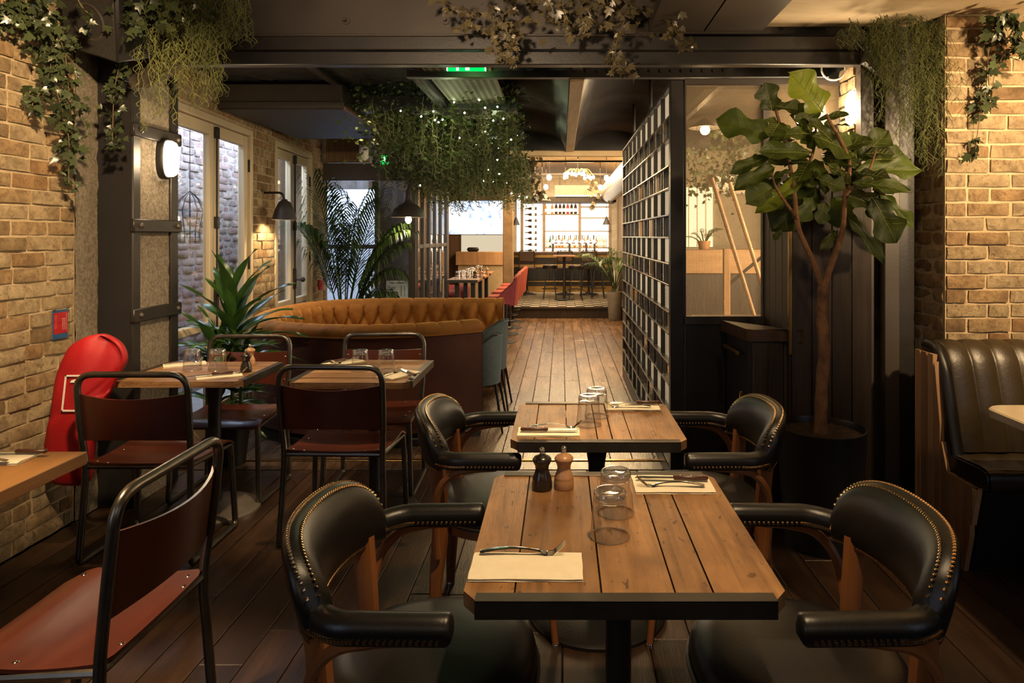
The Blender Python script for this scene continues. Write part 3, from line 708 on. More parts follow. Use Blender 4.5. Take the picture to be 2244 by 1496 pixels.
# ------------------------------------------------------------------ tables
T = .786
def table(name, label, x0, x1, y0, y1, axis, cuts, base, base_r=.28, grp='square pedestal dining tables', m_base=m_iron, ped_r=.045, disc_m=None):
    """axis 'y': boards run along y with steel strips on the two y edges; 'x': the other way"""
    cx, cyy = (x0+x1)/2, (y0+y1)/2; th = .032; ch = .036
    t = thing(name, label, 'table', (cx, cyy, 0), 0, None)
    hx, hy = (x1-x0)/2, (y1-y0)/2
    c = [q-cx for q in cuts] if axis == 'y' else [q-cyy for q in cuts]
    lim = hx if axis == 'y' else hy; ext = hy if axis == 'y' else hx
    c = [-lim]+c+[lim]; g = .0021
    def e(u): return ext-max(0, abs(u)-(lim-ch))*1.3      # chamfered corners
    for a, b in zip(c, c[1:]):
        us = sorted({a+g, b-g} | {u for u in (-(lim-ch), lim-ch) if a+g < u < b-g})
        poly = [(u, -e(u)) for u in us]+[(u, e(u)) for u in us[::-1]]
        dz = R.uniform(-.0012, .0012)
        f = (lambda x, y, z: (x, y, z)) if axis == 'y' else (lambda x, y, z: (y, x, z))
        mb = MB(); mb.prism(poly, T-th+dz, T+dz, f)
        if axis == 'x': mb.f = [q[::-1] for q in mb.f]
        mb.build('plank', m_top if axis == 'y' else m_topx, t, smooth=False)
    L_ = lim-ch+.005
    for s in (-1, 1):
        mb = MB()
        if axis == 'y':
            a, b = sorted((s*(ext-.030), s*(ext+.004))); mb.rbox(-L_, L_, a, b, T-.0005, T+.0035, .001)
            a, b = sorted((s*ext, s*(ext+.004))); mb.rbox(-L_, L_, a, b, T-.036, T+.0034, .001)
        else:
            a, b = sorted((s*(ext-.030), s*(ext+.004))); mb.rbox(a, b, -L_, L_, T-.0005, T+.0035, .001)
            a, b = sorted((s*ext, s*(ext+.004))); mb.rbox(a, b, -L_, L_, T-.036, T+.0034, .001)
        mb.build('edge_strip', m_strip, t, smooth=False)
    bx, by = base[0]-cx, base[1]-cyy
    MB().lathe([(0, .026), (.0, .03), (ped_r*.9, .06), (ped_r, .08), (ped_r*.75, .12), (ped_r*.75, .60), (ped_r, .68), (ped_r*1.3, T-.045), (0, T-.045)], 20, (bx, by, 0)).build('pedestal', m_base, t)
    MB().rbox(bx-.16, bx+.16, by-.16, by+.16, T-.046, T-th-.002, .004).build('spider_plate', m_base, t)
    MB().lathe([(0, .0), (base_r, .0), (base_r, .012), (base_r*.93, .022), (base_r*.3, .032), (.0, .034)], 40, (bx, by, 0)).build('base_disc', disc_m or m_base, t)
    return t
table('dining_table', 'nearest square reclaimed wood table with dark steel edges and two napkins', -.21, .478, 1.412, 2.178, 'y', [-.099, .085, .241, .322], (.15, 1.80))
table('dining_table', 'second square reclaimed wood table, just behind the nearest one', -.191, .4685, 2.50, 3.10, 'y', [-.10, .02, .135, .19, .262], (.145, 2.81))
m_disc = mat('brushed_disc', (.42, .36, .30), (.36, .30, .25), .38, metal=.6)
table('dining_table', 'reclaimed wood table in the corner by the left column', -2.345, -1.66, 3.55, 4.11, 'x', [3.67, 3.80, 3.96], (-1.95, 3.85), .24, disc_m=m_disc)
table('dining_table', 'reclaimed wood table in front of the curved velvet booth', -1.415, -.775, 3.52, 4.17, 'x', [3.64, 3.75, 3.9, 4.04], (-1.05, 3.86), .24)
t = thing('dining_table', 'plain wood table cut off at the left edge of the photo', 'table', (-2.15, 2.0, 0))
MB().rbox(-.47, .49, -.7, .398, T-.045, T, .003).build('tabletop', mat('table_edge_band', (.34, .16, .05), (.26, .12, .035), .4, scale=2, stretch=(8, 1, 8), bump=.1), t)
MB().lathe([(0, .03), (.04, .06), (.034, .12), (.034, .6), (.06, T-.05), (0, T-.045)], 16, (0, -.1, 0)).build('pedestal', m_iron, t)
MB().lathe([(0, 0), (.24, 0), (.24, .012), (0, .03)], 32, (0, -.1, 0)).build('base_disc', m_iron, t)
t = thing('bistro_table', 'round-cornered cream marble table by the leather bench', 'table', (2.28, 2.66, 0))
def rrect(hx, hy, r, n=7):
    o = []
    for sx, sy, a0 in ((1, 1, 0), (-1, 1, 90), (-1, -1, 180), (1, -1, 270)):
        for k in range(n+1):
            a = radians(a0+90*k/n); o.append((sx*(hx-r)+r*cos(a), sy*(hy-r)+r*sin(a)))
    return o
mb = MB(); P1 = rrect(.41, .40, .09); P0 = rrect(.404, .394, .088)
n = len(P1); mb.add([(x, y, T) for x, y in P0]+[(x, y, T-.006) for x, y in P1]+[(x, y, T-.036) for x, y in P1]+[(x, y, T-.040) for x, y in P0],
       [tuple(range(n))]+[(k*n+i, (k+1)*n+i, (k+1)*n+(i+1) % n, k*n+(i+1) % n) for k in range(3) for i in range(n)]+[tuple(3*n+i for i in range(n))[::-1]])
mb.build('marble_top', m_marble, t)
MB().lathe([(0, .03), (.04, .06), (.034, .12), (.034, .6), (.06, T-.05), (0, T-.042)], 16, (.05, -.1, 0)).build('pedestal', m_iron, t)
MB().lathe([(0, 0), (.2, 0), (.2, .012), (0, .03)], 28, (.05, -.1, 0)).build('base_disc', m_iron, t)
# ------------------------------------------------------------------ captain's chairs
K = 1.0476
def captain_chair(label):
    t = thing('captain_chair', label, 'chair', scale=K)
    ax, by_ = .168, .283; jt = radians(60)
    def back_pt(th): return V((-.02-ax*cos(th), by_*sin(th), 0))
    def sec_back(th):
        q = abs(th)/jt; zt = .70+.115*max(0, 1-q**3.6)**.6; zb = .628
        n = V((-cos(th)/ax, sin(th)/by_, 0)).normalized(); c = back_pt(th); lean = .026*(zt-.69)/.13
        hh = zt-zb
        prof = [(-.022, 0), (-.034, .12), (-.040, .35), (-.038, .6), (-.030, .8), (-.012, .93), (.004, .985), (.018, 1.0), (.030, .985), (.038, .92), (.040, .7), (.036, .4), (.030, .12), (.022, 0), (0, -.03)]
        return [c + n*(u+lean*v) + V((0, 0, zb+hh*v)) for u, v in prof]
    mb = MB(); nb = 45; secs = []
    for i in range(nb):
        s0 = sec_back(-jt*1.03+2.06*jt*i/(nb-1)); q = abs(2*i/(nb-1)-1); f = sqrt(max(.04, 1-max(0, (q-.90)/.10)**2)); c_ = sum(s0, V())/len(s0)
        secs.append([c_+(p-c_)*f for p in s0])
    m = len(secs[0])
    mb.add([p for s_ in secs for p in s_], [(i*m+k, (i+1)*m+k, (i+1)*m+(k+1) % m, i*m+(k+1) % m)[::-1] for i in range(nb-1) for k in range(m)]+[tuple(range(m)), tuple((nb-1)*m+k for k in range(m))[::-1]])
    mb.build('backrest', m_leather, t, ang=50)
    nails = MB()
    def nail(p, d, r=.0052):
        d = d.normalized(); a = d.orthogonal().normalized(); b = d.cross(a); vs = []; 
        for rr_, h in ((r, 0), (r*.75, r*.6)):
            vs += [p+d*h+a*rr_*cos(2*pi*k/6)+b*rr_*sin(2*pi*k/6) for k in range(6)]
        vs.append(p+d*r*.85)
        nails.add(vs, [(k, (k+1) % 6, 6+(k+1) % 6, 6+k) for k in range(6)]+[(6+k, 6+(k+1) % 6, 12) for k in range(6)])
    for i in range(62):
        th = -jt+2*jt*(i+.5)/62; s_ = sec_back(th); n = V((-cos(th)/ax, sin(th)/by_, 0)).normalized()
        nail(s_[5]*.5+s_[6]*.5, V((0, 0, 1))-n*.9); nail(s_[7]*.6+s_[8]*.4, V((0, 0, 1))+n*.2)
        if i % 1 == 0: nail(s_[13]*.75+s_[12]*.25, n); nail(s_[0]*.75+s_[1]*.25, -n)
    for sg in (-1, 1):
        pts = []
        for k in range(9): pts.append((back_pt(sg*(jt-.10+(pi/2-jt+.10)*k/8)), None))
        path = [p for p, _ in pts]+[V((-.02+.185*k/7, sg*(by_+.004*k/7), 0)) for k in range(1, 8)]
        prof = [(-.028, .014), (-.030, .034), (-.021, .050), (0, .057), (.021, .050), (.030, .034), (.028, .014), (.022, 0), (-.022, 0)]
        vs = []; rows = len(path)
        for i, p in enumerate(path):
            a = path[max(i-1, 0)]; b = path[min(i+1, rows-1)]; d = (b-a).normalized(); nn = V((d.y, -d.x, 0))*(-sg)*-1
            nn = V((-d.y, d.x, 0))*sg
            sc = 1.0 if i < rows-1 else .8
            z0 = .648
            if i < 9: z0 = .648-.006*(1-i/8)
            vs.append([p+nn*u+V((0, 0, z0+v)) for u, v in prof])
        for dx, sc in ((.005, .95), (.010, .82), (.013, .6), (.0145, .3)): vs.append([p+V((dx, 0, 0))+nn*u*sc+V((0, 0, z0+(v-.03)*sc+.03)) for u, v in prof])
        rows = len(vs)
        mb = MB(); m = len(prof)
        mb.add([q for r_ in vs for q in r_], [(i*m+k, (i+1)*m+k, (i+1)*m+(k+1) % m, i*m+(k+1) % m) for i in range(rows-1) for k in range(m)]+[tuple(range(m))[::-1], tuple((rows-1)*m+k for k in range(m))])
        if sg < 0: mb.f = [f[::-1] for f in mb.f]
        mb.f = [f[::-1] for f in mb.f] if False else mb.f
        mb.build('armrest', m_leather, t, ang=50)
        for i in range(len(path)-1):
            for q in (0.0, .5):
                r0 = vs[i]; r1 = vs[i+1]
                out = (r0[6]*(1-q)+r1[6]*q); inn = (r0[0]*(1-q)+r1[0]*q)
                od = (out-inn).normalized()
                nail(out+V((0, 0, -.002)), od); nail(inn+V((0, 0, -.002)), -od)
        # bentwood brace: rises beside the rear leg and sweeps forward under the arm
        bp_ = smooth_path([(-.13, sg*.215, .30), (-.135, sg*.235, .44), (-.12, sg*.262, .555), (-.07, sg*.277, .622), (.0, sg*.284, .643), (.09, sg*.286, .644)], 6)
        MB().tube(bp_, [.0135]*(len(bp_)-6)+[.012, .011, .010, .009, .008, .006], 8).build('brace', m_bent, t)
        rl = smooth_path([(-.15, sg*.19, 0), (-.14, sg*.185, .22), (-.125, sg*.18, .42), (-.14, sg*.185, .655)], 5)
        lg = MB().tube(rl, [.014+.010*min(1, i/8) for i in range(len(rl))], 8, flat=1.25).build('leg', m_bent, t)
        MB().lathe([(0, 0), (.016, 0), (.016, .008), (.012, .014), (0, .014)], 10, (-.15, sg*.19, 0)).build('glide', m_chrome, lg)
        flg = [(.30, sg*.255, 0), (.275, sg*.215, .2), (.255, sg*.185, .39)]
        lg = MB().tube(smooth_path(flg, 5), [.012+.009*i/10 for i in range(11)], 10).build('leg', m_bent, t)
        MB().lathe([(0, 0), (.015, 0), (.015, .010), (.012, .014), (0, .014)], 10, (.30, sg*.255, 0)).build('glide', m_chrome, lg)
        hp = smooth_path([(.285, sg*.225, .16), (.25, sg*.20, .30), (.19, sg*.19, .375), (.06, sg*.19, .395)], 5)
        MB().tube(hp, .010, 8).build('brace', m_bent, t)
    nl = nails.build('stud_trim', m_stud, t); nl['kind'] = 'stuff'; nl['label'] = 'rows of brass upholstery studs'
    def seat_out(a):
        c_, s_ = cos(a), sin(a); rx = .25 if c_ > 0 else .25
        return (.085+rx*math.copysign(abs(c_)**.85, c_), (.245-.03*(c_ < 0)*abs(c_))*math.copysign(abs(s_)**.85, s_))
    def ring(sc, z, n=40): return [(.085+(seat_out(2*pi*k/n)[0]-.085)*sc, seat_out(2*pi*k/n)[1]*sc, z) for k in range(n)]
    rs = [ring(1.0, .405), ring(1.02, .43), ring(1.0, .452), ring(.92, .470), ring(.75, .480), ring(.4, .486), ring(.05, .487)]
    mb = MB(); n = 40; mb.add([p for r_ in rs for p in r_], [(i*n+k, i*n+(k+1) % n, (i+1)*n+(k+1) % n, (i+1)*n+k) for i in range(len(rs)-1) for k in range(n)]+[tuple(6*n+k for k in range(n))])
    st = mb.build('seat', m_leather, t, ang=60)
    MB().tube([(x, y, .407) for x, y, z in ring(1.025, 0)], .007, 6, closed=True).build('piping', m_leather, st)
    r0, r1 = ring(.98, .365), ring(.98, .404); r2 = ring(.85, .365)
    mb = MB(); mb.add(r2+r0+r1, [(i*n+k, i*n+(k+1) % n, (i+1)*n+(k+1) % n, (i+1)*n+k) for i in range(2) for k in range(n)]); mb.build('seat_frame', m_bent, t)
    return t
G_ = 'brass-studded captain chairs at the two square tables'
c0 = captain_chair('studded black leather captain chair on the left of the nearest table'); c0['group'] = G_
c0.location = (-.417, 1.755, 0)
dup(c0, (.690, 1.755, 0), pi, 'studded black leather captain chair on the right of the nearest table')
dup(c0, (-.335, 2.835, 0), .0, 'studded black leather captain chair on the left of the second table')
dup(c0, (.645, 2.835, 0), pi, 'studded black leather captain chair on the right of the second table, by the fig pot')
# ------------------------------------------------------------------ tubular school chairs (local: faces +y, back at y<0)
def tube_chair(label):
    t = thing('tubular_chair', label, 'chair', scale=K)
    hw = .245; r = .0145
    side = lambda sx: [(sx*hw, -.235, .845-.0), (sx*hw, -.215, .62), (sx*(hw-.012), -.19, .44), (sx*(hw+.005), -.215, .03), (sx*(hw+.005), -.205, .0125), (sx*(hw+.005), .19, .0125), (sx*(hw+.002), .205, .03), (sx*(hw-.012), .185, .42)]
    pts = side(-1)[::-1]
    # one bent tube: front leg, floor runner, rear upright, over the top and down the other side
    full = [V(p) for p in pts]+[V((-hw+.06, -.24, .858)), V((hw-.06, -.24, .858))]+[V(p) for p in side(1)]
    full = [full[0], full[1], full[2], full[3], full[4], full[5], full[6], V((-hw, -.24, .858)), V((hw, -.24, .858))]+[V(p) for p in side(1)][1:]
    rp = round_path(full, .075, 6)
    MB().tube(rp, r, 10).build('frame', m_tube, t)
    MB().tube([(-hw+.012, -.19, .435), (hw-.012, -.19, .435)], .0115, 8).build('crossbar', m_tube, t)
    MB().tube([(-hw+.012, .185, .42), (hw-.012, .185, .42)], .0115, 8).build('crossbar', m_tube, t)
    MB().tube([(-hw+.012, -.19, .437), (-hw+.012, .185, .42)], .0105, 8).build('crossbar', m_tube, t)
    MB().tube([(hw-.012, -.19, .437), (hw-.012, .185, .42)], .0105, 8).build('crossbar', m_tube, t)
    def sheet(fn, nu, nv, th, nrm):
        mb = MB(); mb.grid(fn, nu, nv); n0 = len(mb.v)
        mb.add([tuple(V(p)+V(nrm)*th) for p in mb.v], [f[::-1] for f in mb.f])
        bd = [i*nv for i in range(nu)]+[(nu-1)*nv+j for j in range(1, nv)]+[i*nv+nv-1 for i in range(nu-2, -1, -1)]+[j for j in range(nv-2, 0, -1)]
        for a, b in zip(bd, bd[1:]+bd[:1]): mb.f.append((a, n0+a, n0+b, b))
        return mb
    def seat_f(u, v):
        x = (u*2-1)*(.232+.012*v); y = -.20+.41*v
        z = .452-.022*sin(pi*min(v*1.25, 1))*(1-.5*abs(u*2-1)**2) - .028*max(0, (v-.8)/.2)**2 + .006*abs(u*2-1)**2
        cut = max(0, abs(u*2-1)-.8)/.2
        y = y*(1-.06*cut**2)
        return (x, y, z)
    seat = sheet(seat_f, 13, 13, .010, (0, 0, -1)).build('seat', m_ply, t, ang=50)
    bv = MB().lathe([(0, .003), (.006, .002), (.008, 0)], 8); bme = bv.mesh('bolt', m_chrome)
    for x, y in ((-.20, -.165), (-.14, -.185), (.20, -.165), (.14, -.185), (.205, .03), (-.205, .03), (.205, .15), (-.205, .15)):
        z = seat_f((x/.238+1)/2, (y+.20)/.41)[2]; inst('bolt', bme, seat, (x, y, z))
    def back_f(u, v):
        s_ = u*2-1; x = s_*.236; z = .555+.215*v - .018*(1-s_*s_)*(v*2-1 > 0)*0 - .016*(1-s_**2)*(1 if v > .5 else -1)*abs(v*2-1)
        return (x, -.215-.025*v-.05*(1-s_*s_)+.012, z)
    bk = sheet(back_f, 15, 7, .009, (0, 1, 0)).build('backrest', m_ply, t, ang=50)
    for sx in (-1, 1):
        for z in (.60, .735):
            inst('bolt', bme, bk, (sx*.222, back_f((sx*.222/.236+1)/2, (z-.555)/.215)[1]+.009, z), (-pi/2, 0, 0))
    return t
G2 = 'red-brown tubular chairs at the left tables'
k0 = tube_chair('tubular school chair with its back to the viewer at the corner table'); k0['group'] = G2
k0.location = (-1.99, 3.42, 0); k0.rotation_euler = (0, 0, 0)
dup(k0, (-1.125, 3.62-.02, 0), -.03, 'tubular school chair with its back to the viewer in front of the velvet booth table')
dup(k0, (-1.99, 4.13, 0), pi, 'far tubular school chair at the corner table, by the dracaena')
dup(k0, (-1.145, 4.215, 0), pi+.03, 'far tubular school chair against the velvet booth, behind two upturned tumblers')
dup(k0, (-1.345, 1.94, 0), pi/2, 'tubular chair nearest the viewer, turned sideways to the cut-off left table')
# ------------------------------------------------------------------ tableware
m_tumrim = pane_mat('tumbler_rim_glint', (.98, .98, .97), .35, fpow=1.0, haze=.5, hcol=(.95, .93, .88))  # white haze paints the highlights along the rim
def tumbler(label):
    # stands upside down: rim on the table, thick base on top
    t = thing('tumbler', label, 'glass')
    o = [(.0435, 0), (.0445, .0015), (.0425, .02), (.0400, .05), (.0375, .078), (.0368, .082), (.0372, .086), (.0362, .098), (.034, .103), (.030, .1045), (.024, .1035), (0, .102)]
    i = [(0, .082), (.024, .0815), (.031, .079), (.0345, .07), (.0375, .045), (.0405, .018), (.0422, .0015), (.0435, 0)]
    mb = MB(); mb.lathe([(.0435, 0), (.0446, .001), (.0448, .003), (.0425, .02), (.0400, .05), (.0375, .078), (.0368, .084)], 32); mb.lathe([(.0435, 0), (.0430, .0012), (.0436, .003)][::-1], 32); mb.build('glass_wall', m_tumwall, t, ang=80)
    MB().lathe([(0, .082), (.024, .0825), (.032, .081), (.0358, .0815), (.0368, .084), (.0372, .088), (.0362, .098), (.034, .103), (.030, .1045), (.024, .1035), (0, .102)][::1], 32).build('glass_base', m_tumbase, t, ang=80)
    MB().tube([(.0436*cos(2*pi*k/32), .0436*sin(2*pi*k/32), .0012) for k in range(32)], .0011, 6, closed=True).build('glass_rim', m_tumrim, t); return t
def napkin(label, loc, rz, sx=.25, sy=.13):
    t = thing('napkin', label, 'napkin', loc, rz); z = T+.001
    for k, (a, h) in enumerate(((0, 0), (.004, .0045))):
        mb = MB()
        def f(u, v):
            x = (u-.5)*sx; y = (v-.5)*sy
            return (x+.003*noise.noise(V((v*3, k, 1))), y*(1 if v > .5 else 1-.02*k)+.003*noise.noise(V((u*4, k, 7))), z+h+.004+.0016*noise.noise(V((u*3, v*3, k*5)))-.003*(v < .02)-.002*(v > .98))
        mb.grid(f, 12, 8); n0 = len(mb.v)
        mb.add([(x, y, z+h) for x, y, _ in mb.v], [q[::-1] for q in mb.f]); nu, nv = 12, 8
        bd = [i*nv for i in range(nu)]+[(nu-1)*nv+j for j in range(1, nv)]+[i*nv+nv-1 for i in range(nu-2, -1, -1)]+[j for j in range(nv-2, 0, -1)]
        for a_, b_ in zip(bd, bd[1:]+bd[:1]): mb.f.append((a_, b_, n0+b_, n0+a_)[::-1])
        mb.build('fold', m_napkin, t, ang=60)
    return t
def fork_mesh():
    mb = MB(); L_ = .20
    def z(u): return .003+.010*sin(pi*min(u/.72, 1))*.9 + (.022*((u-.86)/.14)**1.6 if u > .86 else 0) - (.006 if .74 < u < .86 else 0)
    us = [0, .03, .1, .2, .35, .5, .6, .68, .72, .76, .80]
    ws = [.006, .0085, .008, .007, .0055, .0042, .004, .0055, .0085, .0115, .0125]
    mb.grid(lambda a, b: ((us[int(round(a*(len(us)-1)))]-.5)*L_, (b*2-1)*ws[int(round(a*(len(us)-1)))], z(us[int(round(a*(len(us)-1)))])+.0012-.0008*(b*2-1)**2), len(us), 5)
    for k in range(4):
        y = -.0105+.007*k
        mb.tube([((u-.5)*L_, y*(1-.15*(u-.8)), z(u)) for u in (.79, .85, .9, .95, 1.0)], [.0019, .0018, .0017, .0015, .0009], 5)
    n0 = 0; return mb
FORK = fork_mesh(); FORK2 = MB().add(FORK.v, FORK.f)

FORK.add([(x, y, z-.0018) for x, y, z in FORK2.v[:55]], [q[::-1] for q in FORK2.f[:40]])
fork_me = FORK.mesh('fork_body', m_chrome, ang=60)
def fork(label, loc, rz, tilt=0):
    t = thing('fork', label, 'fork', loc, rz); t.rotation_euler = (0, tilt, rz); inst('fork_body', fork_me, t); return t
bl = MB(); bl.prism([(0, -.008), (.10, -.009), (.112, -.002), (.116, .006), (.10, .0095), (0, .008)], .004, .0058); blade_me = bl.mesh('blade', m_chrome, smooth=False)
hd = MB(); hd.rbox(-.105, .0, -.0095, .0095, .0, .013, .004); handle_me = hd.mesh('handle', m_handle)
rv = MB(); rv.lathe([(0, .0002), (.003, .0), (.0034, -.001)], 8); rivet_me = rv.mesh('rivet', m_chrome)
def knife(label, loc, rz):
    t = thing('steak_knife', label, 'knife', loc, rz); inst('blade', blade_me, t); h = inst('handle', handle_me, t)
    for x in (-.085, -.052, -.02): inst('rivet', rivet_me, h, (x, 0, .0133))
    return t
def mill(label, m, loc):
    t = thing('pepper_mill' if m is m_mill_b else 'salt_mill', label, 'mill', loc)
    MB().lathe([(0, 0), (.029, 0), (.030, .004), (.030, .022), (.0285, .027), (.0288, .030), (.0285, .034), (.0225, .048), (.0195, .060), (.021, .070), (.0255, .078), (0, .078)], 28).build('mill_body', m, t, ang=50)
    MB().lathe([(0, .0785), (.0255, .0785), (.0265, .081), (.0285, .085), (.0285, .089), (.022, .097), (.011, .101), (.008, .104), (0, .104)], 28).build('mill_head', m, t, ang=50)
    kb = MB(); kb.lathe([(.006, .103), (.0065, .107), (.004, .109)], 12); kb.ball((0, 0, .116), .0085, 14); kb.build('knob', m_chrome, t)
    return t
TZ = T+.001
g0 = tumbler('upturned tumbler on the nearest table, front one of its pair'); g0.location = (.122, 1.716, TZ); g0.scale = (1.13,)*3
for (x, y), l in zip([(.148, 1.862), (.110, 2.735), (.148, 2.86), (-2.075, 3.85), (-1.935, 3.855), (-1.125, 3.83), (-.98, 3.83)],
        ['upturned tumbler on the nearest table, rear one of its pair', 'upturned tumbler on the second table, front one of its pair', 'upturned tumbler on the second table, rear one of its pair',
         'upturned tumbler on the corner table, nearer the brick wall', 'upturned tumbler on the corner table, nearer the mills', 'upturned tumbler on the table before the booth, farther from the cutlery',
         'upturned tumbler on the table before the booth, beside the fork and knife']):
    dup(g0, (x, y, TZ), None, l, 'upturned water tumblers')
g0['group'] = 'upturned water tumblers'
mill('black pepper mill with a steel knob on the nearest table', m_mill_b, (-.0573, 2.04, TZ)); mill('pale beech salt mill on the nearest table', m_mill_w, (.008, 2.05, TZ))
mill('black pepper mill on the corner table', m_mill_b, (-1.75, 3.80, TZ)); mill('pale beech salt mill on the corner table, behind the black one', m_mill_w, (-1.815, 3.99, TZ))
NG = 'cream paper napkins'
def setting(nx, ny, nrz, nl, fk=None, kn=None, sx=.25, sy=.13):
    n = napkin('folded cream napkin '+nl, (nx, ny, 0), nrz, sx, sy); n['group'] = NG
    z = T+.0135
    if fk: fork('steel fork on the napkin '+nl, (fk[0], fk[1], z), fk[2])
    if kn: knife('wood-handled knife on the napkin '+nl, (kn[0], kn[1], z+.001), kn[2])
setting(-.078, 1.553, -.005, 'at the near left of the nearest table', (-.09, 1.604, .02), None, .252, .125)
setting(.335, 2.068, .0, 'at the far right of the nearest table', (.325, 2.035, pi-.07), (.34, 2.082, pi-.05), .235, .14)
setting(-.048, 2.62, 0, 'at the near left of the second table', (-.02, 2.66, .02), (-.05, 2.60, -.02), .235, .11)
setting(.31, 3.0, 0, 'at the far right of the second table', (.29, 2.975, pi-.05), (.33, 3.02, pi), .235, .11)
setting(-1.83, 3.66, .55, 'at the near right of the corner table', (-1.80, 3.69, .6), (-1.86, 3.64, pi+.55), .22, .11)
setting(-2.20, 4.0, .55, 'at the far left of the corner table', (-2.21, 4.01, .6), None, .22, .11)
setting(-.88, 3.70, 1.05, 'at the near right of the table before the booth', (-.92, 3.68, 1.25), (-.83, 3.70, pi/2+.6), .22, .12)
setting(-1.29, 4.05, .9, 'at the far left of the table before the booth', (-1.27, 4.04, pi+1.0), (-1.29, 4.08, 1.0), .22, .12)
setting(-1.93, 2.31, 0, 'on the table at the left edge', (-1.92, 2.25, pi), (-1.86, 2.335, pi), .28, .12)
setting(2.12, 2.82, -.9, 'on the cream marble table', None, (2.10, 2.89, 2.25), .24, .12)
# ------------------------------------------------------------------ curved velvet booth
bt = thing('booth_sofa', 'curved amber velvet booth sofa with deep buttoned back', 'sofa', (-1.6, 6.0, 0))
OUT = [(-.61, 5.27), (-1.0, 5.02), (-1.46, 4.91), (-1.95, 5.0), (-2.33, 5.27), (-2.56, 5.72), (-2.60, 6.3), (-2.44, 6.82), (-2.03, 7.1), (-1.5, 7.17), (-1.05, 7.17), (-.60, 7.17)]
op = smooth_path([(x+1.6, y-6.0, 0) for x, y in OUT], 10)
def nrm2(path, i):
    a = path[max(i-1, 0)]; b = path[min(i+1, len(path)-1)]; d = (b-a).normalized(); return V((d.y, -d.x, 0))   # points inwards for this winding
inw = [nrm2(op, i) for i in range(len(op))]
ctr = V((0, 0, 0))
if (ctr-op[len(op)//2]).dot(inw[len(op)//2]) < 0: inw = [-n for n in inw]
BH = .885; m_ = len(op)
arc = [0]
for a, b in zip(op, op[1:]): arc.append(arc[-1]+(b-a).length)
def at_arc(s_):
    import bisect
    s_ = max(0, min(s_, arc[-1]-1e-6)); i = bisect.bisect_right(arc, s_)-1; f = (s_-arc[i])/(arc[i+1]-arc[i])
    return op[i].lerp(op[i+1], f), inw[i].lerp(inw[i+1], f).normalized()
TOT = arc[-1]
mb = MB()
def f_out(u, v):
    p, n = at_arc(u*TOT); return p+V((0, 0, .10+(BH-.10-.075)*v))+n*(-.004*sin(pi*v))
mb.grid(f_out, 110, 6); mb.build('outer_back', m_velvet2, bt)
mb = MB(); mb.grid(lambda u, v: (lambda pn: pn[0]+pn[1]*(.02 if v < .9 else .06)+V((0, 0, .10*v)))(at_arc(u*TOT)), 110, 3); mb.build('plinth', m_black, bt)
px_t = .175
RP = smooth_path([(-.010, 0, -.075), (-.014, 0, -.045), (-.002, 0, -.012), (.035, 0, .010), (.075, 0, .012), (.115, 0, -.004), (.140, 0, -.035), (.150, 0, -.06)], 3)
def f_roll(u, v):
    s_ = u*TOT; p, n = at_arc(s_); k = v*(len(RP)-1); i = min(int(k), len(RP)-2); q = RP[i].lerp(RP[i+1], k-i)
    g = abs(((s_/px_t) % 1)-.5)*2; dip = .012*max(0, (g-.80)/.20)**1.5*sin(pi*min(1, v*1.1))
    return p+n*q.x+V((0, 0, BH+q.z-dip))
mb = MB(); mb.grid(f_roll, 420, len(RP)); mb.build('top_roll', m_velvet, bt)
MB().tube([p+n*-.012+V((0, 0, BH-.076)) for p, n in [at_arc(TOT*k/119) for k in range(120)]], .006, 6).build('piping', m_velvet, bt)
bz0, bzt = .42, BH-.03
def tuft(s_, z):
    u_ = s_/px_t; row = .155; zt_ = bzt-.10
    v_ = (zt_-z)/row
    if v_ < 0:
        g = abs(sin(pi*(u_)));  return .055*g**.55
    d = abs(sin(pi*(u_/1+v_/2)) * sin(pi*(u_/1-v_/2)))
    return .06*d**.5
def f_in(u, v):
    s_ = u*TOT; z = bz0+(bzt-bz0)*v; p, n = at_arc(s_)
    rollin = .03*max(0, (v-.85)/.15)**2
    return p+n*(.13+.03*(1-v)-rollin+tuft(s_, z))+V((0, 0, z))
mb = MB(); mb.grid(f_in, 460, 40); mb.build('buttoned_back', m_velvet, bt, ang=180)
btn = MB().ball((0, 0, 0), .011, 8, .6).mesh('button', m_velvet)
for r_ in range(3):
    for k in range(int(TOT/px_t)):
        s_ = (k+(.5 if r_ % 2 else 0))*px_t; z = bzt-.10-r_*.155
        p, n = at_arc(s_); q = p+n*(.13+.03*(1-(z-bz0)/(bzt-bz0))+.006)+V((0, 0, z)); inst('button', btn, bt, q)
mb = MB(); mb.grid(lambda u, v: (lambda pn: pn[0]+pn[1]*(.12+.52*min(v*1.25, 1))+V((0, 0, .46-.02*abs(v-.4)-.3*max(0, (v-.8)/.2))))(at_arc(u*TOT)), 110, 9); mb.build('seat', m_velvet, bt)
for e_ in (0, 1):
    p, n = at_arc(0 if e_ == 0 else TOT); d = V((1, 0, 0)); mb = MB()
    prof = [(.0, .1), (.0, BH-.06), (.02, BH-.015), (.06, BH+.004), (.10, BH-.01), (.135, BH-.06), (.155, .5), (.16, .1)]
    vs = [p+n*a+V((0, 0, z)) for a, z in prof]; mb.add([v+d*.004 for v in vs]+[v-d*.03 for v in vs], [tuple(range(8)), tuple(range(8, 16))[::-1]]+[(i, 8+i, 8+(i+1) % 8, (i+1) % 8) for i in range(8)])
    mb.build('end_panel', m_velvet2, bt)
    MB().rbox(p.x-.09, p.x-.02, p.y+n.y*.03, p.y+n.y*.11, -.0, .13, .004).build('leg', m_bent, bt)
